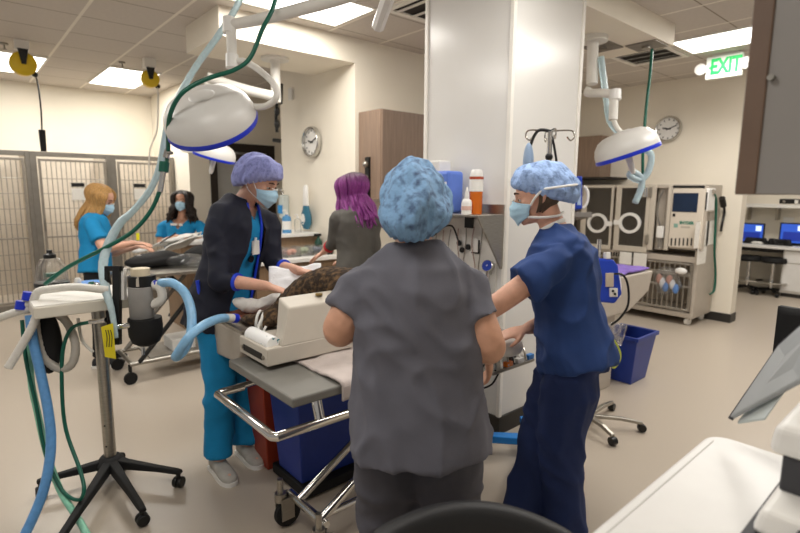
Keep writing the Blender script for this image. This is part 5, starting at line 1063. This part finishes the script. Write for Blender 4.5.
# ---------------------------------------------------------------- navy scrubs, profile to the left
f = nn(-RH*.93+FH*.36); side = nn(f.cross(Z_))
hip = at(572, 372, 2.34); hip.z = .93; neck = at(553, 228, 2.33)
H = HM(at(538, 197, 2.33), nn(-RH*.97+FH*.22), .18)
arms = [(at(557, 262, 2.16), at(490, 309, 2.12), at(445, 322, 2.2)), (at(540, 262, 2.5), at(548, 322, 2.55), at(526, 329, 2.4))]
fa = onZ(566, 528, .1); fb = onZ(522, 512, .1)
hl, hr = hip-side*.085+V((0, 0, -.05)), hip+side*.085+V((0, 0, -.05))
legs = [(hl, hl.lerp(fa, .47)+f*.03, fa, fa+nn(f*.9-FH*.5)*.15+V((0, 0, -.07))), (hr, hr.lerp(fb, .47)+f*.03, fb, fb+nn(f*.9-FH*.3)*.15+V((0, 0, -.07)))]
n = make_person('person in navy scrubs, blue cap and mask, standing sideways at the gurney end', hip, neck, f, H, arms, legs, skinA, build=1.1, shoulder=.2, vox=.0075, waist=1.12, depth=1.12,
    handinfo=((nn(-RH*.9-Z_*.2), -Z_, FH, .4), (nn(-RH*.9-Z_*.25+FH*.0), nn(-Z_+FH*.3), -FH, .45)))
top_(n, navy, hem=.2, sleeve=.5, fit=1.25, sr=.083, amp=.022, seed=7, flare=.012, fr=6)
trousers_(n, navyd, amp=.018, seed=9, wide=1.2, ankle=.08, length=1.03)
shoes_(n, shoed)
eyes(H, n.pr); mask(H, n.pr, 'tie')
cap(H, capB, n.pr, sx=.6, zt=.15, zf=.052, zb=-.045, back=.05, amp=.016, ox=.016, drop=.03, seed=6)
MB().lathe([(.062, 0), (.066, .008), (.063, .02), (.06, .02)], M.Translation(neck) @ frame(nn(nn(neck-hip)+f*.3), f), 24).build('undershirt_collar', tiem, n.pr, smooth=True)
def hairback(H, par, m, n=70, seed=1, zlow=-.07):
    rnd = random.Random(seed); b = MB()
    for k in range(n):
        a = pi*(.52+.96*k/n); z = .02; p = headpt(H, a, z, .004); q = headpt(H, a, zlow+.02*rnd.random(), .006); b.tube([H @ p, H @ headpt(H, a, (z+zlow)/2, .007), H @ q], [.008, .007, .003], n=6)
    b.build('hair', m, par, smooth='all')
hairback(H, n.pr, mat('brown_hair', '4a3a2c', .5, var=.3, scale=40), zlow=-.075)
# ---------------------------------------------------------------- navy jacket over teal scrubs, facing right
f = nn(RH*.88-FH*.38); side = nn(f.cross(Z_))
hip = at(224, 305, 3.03); hip.z = .98; neck = at(245, 199, 2.98)
H = HM(at(260, 182, 2.94), nn(RH*.93-FH*.3), .42)
arms = [(at(268, 222, 3.12), at(275, 266, 3.1), at(300, 271, 2.88)), (at(217, 227, 2.86), at(220, 280, 2.8), at(268, 286, 2.7))]
fa, fb = onZ(218, 456, .1), onZ(245, 441, .1)
hl, hr = hip-side*.085+V((0, 0, -.05)), hip+side*.085+V((0, 0, -.05))
legs = [(hl, hl.lerp(fb, .48)+f*.03, fb, fb+nn(f*.8-FH*.5)*.15+V((0, 0, -.07))), (hr, hr.lerp(fa, .48)+f*.03, fa, fa+nn(f*.8-FH*.5)*.15+V((0, 0, -.07)))]
j = make_person('person in dark navy jacket and teal scrubs, lavender cap and mask, bending to the animal', hip, neck, f, H, arms, legs, skinA, build=1.0, shoulder=.185, vox=.0075, depth=1.12, waist=1.1,
    handinfo=((nn(RH*.9-Z_*.15), -Z_, FH, .35), (nn(RH*.9-Z_*.3), nn(-Z_-RH*.2), FH, .45)))
top_(j, teal, hem=.26, sleeve=0, fit=.2, amp=.004, seed=3, planes=[(j.neck-Z_*.12, Z_-j.side*s_*1.4) for s_ in (-1, 1)], cut=lambda q, c=j: (lambda q: q.dot(c.f) > .03 and q.z > -.12+abs(q.dot(c.side))*1.4)(q-c.neck))
trousers_(j, teal, amp=.016, seed=4, wide=1.12, ankle=.075)
def jcut(p, c=j):
    q = p-c.neck; s_ = q.dot(c.side); fr_ = q.dot(c.f)
    return fr_ > .035 and abs(s_) < .042+max(0, -q.z)*.085
top_(j, jackm, 'jacket', hem=.32, sleeve=.35, fit=2.0, long=True, amp=.016, seed=12, cut=jcut, fr=6.5, flare=.01, planes=[(j.neck+j.side*s_*.042, j.side*s_+Z_*.085) for s_ in (-1, 1)])
for (sh, el, wr) in j.arms:
    w_ = el.lerp(wr, .35); d = nn(wr-el); MB().lathe([(.047, 0), (.05, 0), (.049, .014), (.046, .014)], M.Translation(w_-d*.0) @ frame(d, Z_), 20).build('jacket_cuff', jtrim, j.pr, smooth=True)
for s_ in (-1, 1):
    pts = []
    for t in (.97, .8, .6, .4, .2, 0, -.25): 
        q = j.mid(t)+j.side*s_*(.044+.085*j.L*(1-t)); pts.append(q+j.f*(.128 if t < .75 else (.112 if t < .9 else .062)))
    MB().tube(pts, .008, n=6).build('jacket_piping', jtrim, j.pr, smooth=True)
q = j.mid(-.02)-j.f*.0+j.side*.185; MB().tube([q+V((0, 0, .1))-j.f*.01, q+V((0, 0, -.02))+j.f*.01], .011, n=6).build('pocket_piping', jtrim, j.pr, smooth=True)
bd = thing('badge', 'white badge and pens clipped to the teal scrub top', 'badge', j.mid(.58)+j.f*.13)
box(-.03, .03, -.003, .003, -.04, .04, mw=M.Translation(j.mid(.56)+j.f*.135-j.side*.02) @ frame(Z_, j.side)).build('card', white, bd); MB().cyl(j.mid(.5)+j.f*.138, j.mid(.66)+j.f*.136, .008).build('pen', white, bd)
MB().lathe([(0, 0), (.02, 0), (.02, .01), (0, .01)], M.Translation(j.mid(.44)+j.f*.132) @ frame(j.f, Z_), 18).build('badge_reel', black, bd, smooth=True)
shoes_(j, shoem); eyes(H, j.pr); mask(H, j.pr)
cap(H, capC, j.pr, sx=.9, zt=.15, zf=.052, zb=-.085, back=.045, amp=.014, ox=.018, drop=.015, seed=8)
# ---------------------------------------------------------------- purple hair, grey jacket
f = nn(-RH*.75+FH*.66); side = nn(f.cross(Z_))
hip = at(356, 292, 3.95); hip.z = .95; neck = at(355, 208, 4.0); H = HM(at(352, 190, 4.02), nn(-RH*.8+FH*.6), .25)
arms = [(at(338, 218, 3.9), at(333, 243, 3.95), at(324, 252, 4.1)), (at(372, 220, 4.0), at(374, 250, 4.0), at(350, 258, 4.2))]
p_ = make_person('person with purple hair and grey jacket, turned away at the alcove counter', hip, neck, f, H, arms, legset(hip, side, f, .1), skinA, build=.95, shoulder=.175, vox=.009,
    handinfo=((nn(-RH*.7-Z_*.45+FH*.2), nn(-Z_), -FH, .4), (nn(-RH*.8-Z_*.2), -Z_, FH, .4)))
top_(p_, blazer, 'jacket', hem=.3, sleeve=.35, fit=1.4, long=True, amp=.01, seed=21, fr=5)
for k, (sh, el, wr) in enumerate(p_.arms): w_ = el.lerp(wr, .36); d = nn(wr-el); MB().lathe([(.043, 0), (.047, .0), (.046, .03), (.04, .03)], M.Translation(w_-d*.01) @ frame(d, Z_), 18).build('red_cuff', mat('red_cuff', 'd8323a', .7), p_.pr, smooth=True)
trousers_(p_, black, 'trousers'); shoes_(p_, shoed)
def gradhair(name, root, tip, h0, h1):
    m = mat(name, tip, .45, var=.3, scale=30, stretch=(5, 5, .6), bump=.4, bscale=80); nt = m.node_tree; p = next(q for q in nt.nodes if q.type == 'BSDF_PRINCIPLED'); src = p.inputs['Base Color'].links[0].from_socket
    tc = nt.nodes.new('ShaderNodeTexCoord'); sx = nt.nodes.new('ShaderNodeSeparateXYZ'); nt.links.new(tc.outputs['Object'], sx.inputs[0]); mr = nt.nodes.new('ShaderNodeMapRange'); nt.links.new(sx.outputs['Z'], mr.inputs[0]); mr.inputs[1].default_value = h0; mr.inputs[2].default_value = h1
    mx = nt.nodes.new('ShaderNodeMix'); mx.data_type = 'RGBA'; nt.links.new(mr.outputs[0], mx.inputs[0]); nt.links.new(src, mx.inputs[6]); mx.inputs[7].default_value = (*hexc(root), 1); nt.links.new(mx.outputs[2], p.inputs['Base Color']); return m
def longhair(c, m, H, length, n=150, seed=0, wide=.03, wave=.012, rr=.012, face=.95, back=.0, curl=0, low=None, vol=.018):
    rnd = random.Random(seed); b = MB(); down = (H.inverted().to_3x3() @ V((0, 0, -1))).normalized()
    for k in range(n):
        a = pi-(rnd.random()*2-1)*pi*face*.78; z0 = .112-.02*rnd.random(); L = length*(.82+.3*rnd.random()); pts = []
        side_ = sin(a); top = V((0.25*.04*side_, -.02, .122))
        pts.append(top+V((.02*(rnd.random()-.5), .04*(rnd.random()-.5), 0)))
        off = .012+vol*rnd.random()
        for z in (.095, .05, 0, -.05): pts.append(headpt(H, a, z, off+(0 if z > .08 else .006)))
        p = pts[-1]; st = 5
        for q in range(1, st+1): w_ = wave*sin(q*1.7+k); p = p+down*L/st+V((sin(a)*wide/st+w_*cos(a), cos(a)*wide*.3/st+w_*sin(a)-back/st, 0)); pts.append(p)
        if curl: pts = [q+V((rnd.uniform(-1, 1), rnd.uniform(-1, 1), rnd.uniform(-.6, .6)))*curl*(i/len(pts)) for i, q in enumerate(pts)]
        r_ = rr*(.7+.6*rnd.random()); b.tube([H @ q for q in pts], [r_*.8, r_, r_*1.1, r_*1.1]+[r_]*(len(pts)-6)+[r_*.6, r_*.25], n=6, sub=3)
    b.ball((0, 0, 0), 1, mw=H @ M.Translation((0, -.012, .035)) @ M.Diagonal((.085, .1, .092, 1)), n=18, k=10)
    return b.build('hair', m, c.pr, smooth='all')
zc = (WM[p_.pr.name].inverted() @ H.translation).z
longhair(p_, gradhair('purple_hair', '3a2030', '8a3a86', zc+.05, zc+.13), H, .27, n=190, seed=3, back=.1, wave=.02, wide=.07, vol=.03)
# ---------------------------------------------------------------- blonde, teal top
f = nn(RH*.92+FH*.38); side = nn(f.cross(Z_))
hip = at(97, 282, 4.62); hip.z = .95; neck = at(96, 214, 4.62); H = HM(at(101, 199, 4.62), nn(RH*.98+FH*.1), .45)
arms = [(at(100, 222, 4.8), at(112, 252, 4.8), at(138, 246, 4.75)), (at(92, 224, 4.45), at(104, 248, 4.4), at(134, 243, 4.45))]
b_ = make_person('person with long blonde hair in a teal top and mask, writing at the exam table', hip, neck, f, H, arms, legset(hip, side, f, .1), skinA, build=1.0, shoulder=.18, vox=.009,
    handinfo=((nn(RH*.9-Z_*.2), -Z_, FH, .5), (nn(RH*.95-Z_*.05), -Z_, FH, .5)))
top_(b_, teal, hem=.24, sleeve=.7, fit=1.1, sr=.068, amp=.01, seed=31, fr=5); trousers_(b_, mat('black_trousers', '17171b', .85), 'trousers'); shoes_(b_, shoed, sole=white); eyes(H, b_.pr); mask(H, b_.pr)
longhair(b_, blond, H, .28, seed=8, back=.13, wave=.006, wide=.03, face=.9)
q = at(138, 240, 4.41); tag(MB().cyl(q, q+V((0, 0, .06)), .014).build('yellow_highlighter', mat('highlighter', 'e8dc28', .4), smooth=True), 'yellow capped pen in the hand of the blonde woman', 'pen')
# ---------------------------------------------------------------- dark curly hair, teal top
f = nn(-FH*.98+RH*.1); side = nn(f.cross(Z_))
hip = at(181, 262, 6.5); hip.z = .9; neck = at(182, 219, 6.5); H = HM(at(182, 201, 6.45), f, .05)
arms = [(at(200, 226, 6.5), at(206, 243, 6.45), at(194, 236, 6.15)), (at(164, 226, 6.5), at(160, 243, 6.45), at(177, 236, 6.15))]
d_ = make_person('person with dark curly hair, teal top and mask, facing us behind the back counter', hip, neck, f, H, arms, legset(hip, side, f, .1), skinB, build=1.0, shoulder=.185, vox=.011,
    handinfo=((nn(-RH*.8-FH*.4), -Z_, FH, .4), (nn(RH*.8-FH*.4), -Z_, FH, .4)))
top_(d_, teal, hem=.24, sleeve=.7, fit=1.1, sr=.068, amp=.008, seed=41, vox=.013, planes=[(d_.neck-Z_*.12, Z_-d_.side*s_*1.2) for s_ in (-1, 1)], cut=lambda p: (lambda q: q.dot(d_.f) > .02 and q.z > -.12+abs(q.dot(d_.side))*1.2)(p-d_.neck)); trousers_(d_, navyd, 'trousers', vox=.016); shoes_(d_, shoed); eyes(H, d_.pr, skin=skinB); mask(H, d_.pr)
longhair(d_, darkh, H, .2, n=130, seed=18, back=.0, wave=.02, wide=.07, face=.92, curl=.03, rr=.015, vol=.03)
for x_, w_ in ((-.05, .04), (.03, .022)): 
    q = d_.mid(.72)+d_.f*.13-d_.side*x_; box(-w_, w_, -.004, .004, -.014, .014, mw=M.Translation(q) @ frame(Z_, d_.side)).build('name_badge', white, d_.pr)
# ---------------------------------------------------------------- the animal
furm = mat('tabby_fur', '3a2e24', .9, scale=24, bump=.9, bscale=120, col2='7f6345', sharp=(.45, .72), stretch=(1, 2.6, 1.8))
b = MB(); A = lambda px, py, d: at(px, py, d+.25)
spine = [A(277, 316, 2.42), A(288, 303, 2.44), A(305, 291, 2.46), A(325, 285, 2.47), A(350, 288, 2.46), A(385, 292, 2.45), A(415, 296, 2.45)]
limb(b, spine, [.045, .058, .078, .098, .105, .1, .07], n=20)
hd = A(268, 319, 2.40); limb(b, [A(282, 310, 2.43), hd, A(256, 320, 2.4), A(246, 319, 2.4)], [.05, .052, .033, .024], n=16)
for px, py, dd in ((273, 309, 2.46), (279, 320, 2.36)): limb(b, [A(px, py, dd), A(px+6, py-6, dd+.01)], [.022, .009], n=8)
limb(b, [A(300, 292, 2.55), A(285, 296, 2.62), A(266, 303, 2.6), A(250, 306, 2.58)], [.045, .03, .022, .022], n=10)
limb(b, [A(318, 300, 2.38), A(300, 312, 2.36), A(285, 322, 2.38)], [.04, .026, .022], n=10)
limb(b, [A(390, 296, 2.38), A(370, 310, 2.36), A(350, 316, 2.36)], [.055, .03, .022], n=10); limb(b, [A(415, 296, 2.45), A(445, 305, 2.45), A(470, 312, 2.4)], [.03, .018, .012], n=8)
an = remeshed(b, 'animal', furm, None, .006, amp=.006, fr=22, seed=4, smooth=3)
tag(an, 'tabby furred animal lying under anaesthesia, muzzle tied with white gauze', 'animal')
MB().ball(A(243, 319.5, 2.4), .011).build('nose', black, an, smooth=True)
tie = MB()
for px in (259, 264): 
    c0 = A(px, 322, 2.4); m_ = frame(nn(A(246, 320, 2.4)-A(268, 323, 2.4)), Z_); m_.translation = c0+UP*.012; tie.tube([m_ @ V((.047*cos(t*2*pi/10), .05*sin(t*2*pi/10), 0)) for t in range(11)], .007, n=6)
tie.tube([A(262, 318, 2.35), A(258, 328, 2.33), A(262, 333, 2.33), A(266, 326, 2.34)], .007, n=6); tie.build('muzzle_tie', tiem, an, smooth=True)
MB().tube([A(237, 318.5, 2.4), A(243, 320, 2.39), A(250, 322, 2.39)], .01, n=8).build('breathing_tube', clear, an, smooth=True)
w_ = MB()
limb(w_, [A(238, 303, 2.58), A(250, 306, 2.57), A(266, 303, 2.59), A(279, 297, 2.6)], [.03, .036, .036, .028], n=12)
remeshed(w_, 'leg_bandage', paper, an, .008, amp=.012, fr=14, smooth=1)
# white towel held by the jacketed worker
tag(MB().grid(lambda s, t: at(269+s*52, 267+t*22-s*2+2*sin(s*4), 2.92-.08*t)+V((0, 0, .012*noise.noise(V((s*4, t*4, 0))))), 24, 12).build('white_towel', mat('white_cloth', 'f4f4f6', .9, bump=.3, bscale=120), smooth='all', solid=.012), 'bright white cloth draped before the jacketed worker', 'cloth')
# ================================================================ WORLD, VIEW
w = bpy.data.worlds.new('world'); scn.world = w; w.use_nodes = True; nt = w.node_tree
bg = nt.nodes['Background']; bg.inputs[0].default_value = (1, .95, .9, 1); bg.inputs[1].default_value = .35
vs = scn.view_settings; scn.display_settings.display_device = 'sRGB'; vs.view_transform = 'Standard'; vs.look = 'None'; vs.exposure = 0.0; vs.gamma = 1; vs.use_curve_mapping = False
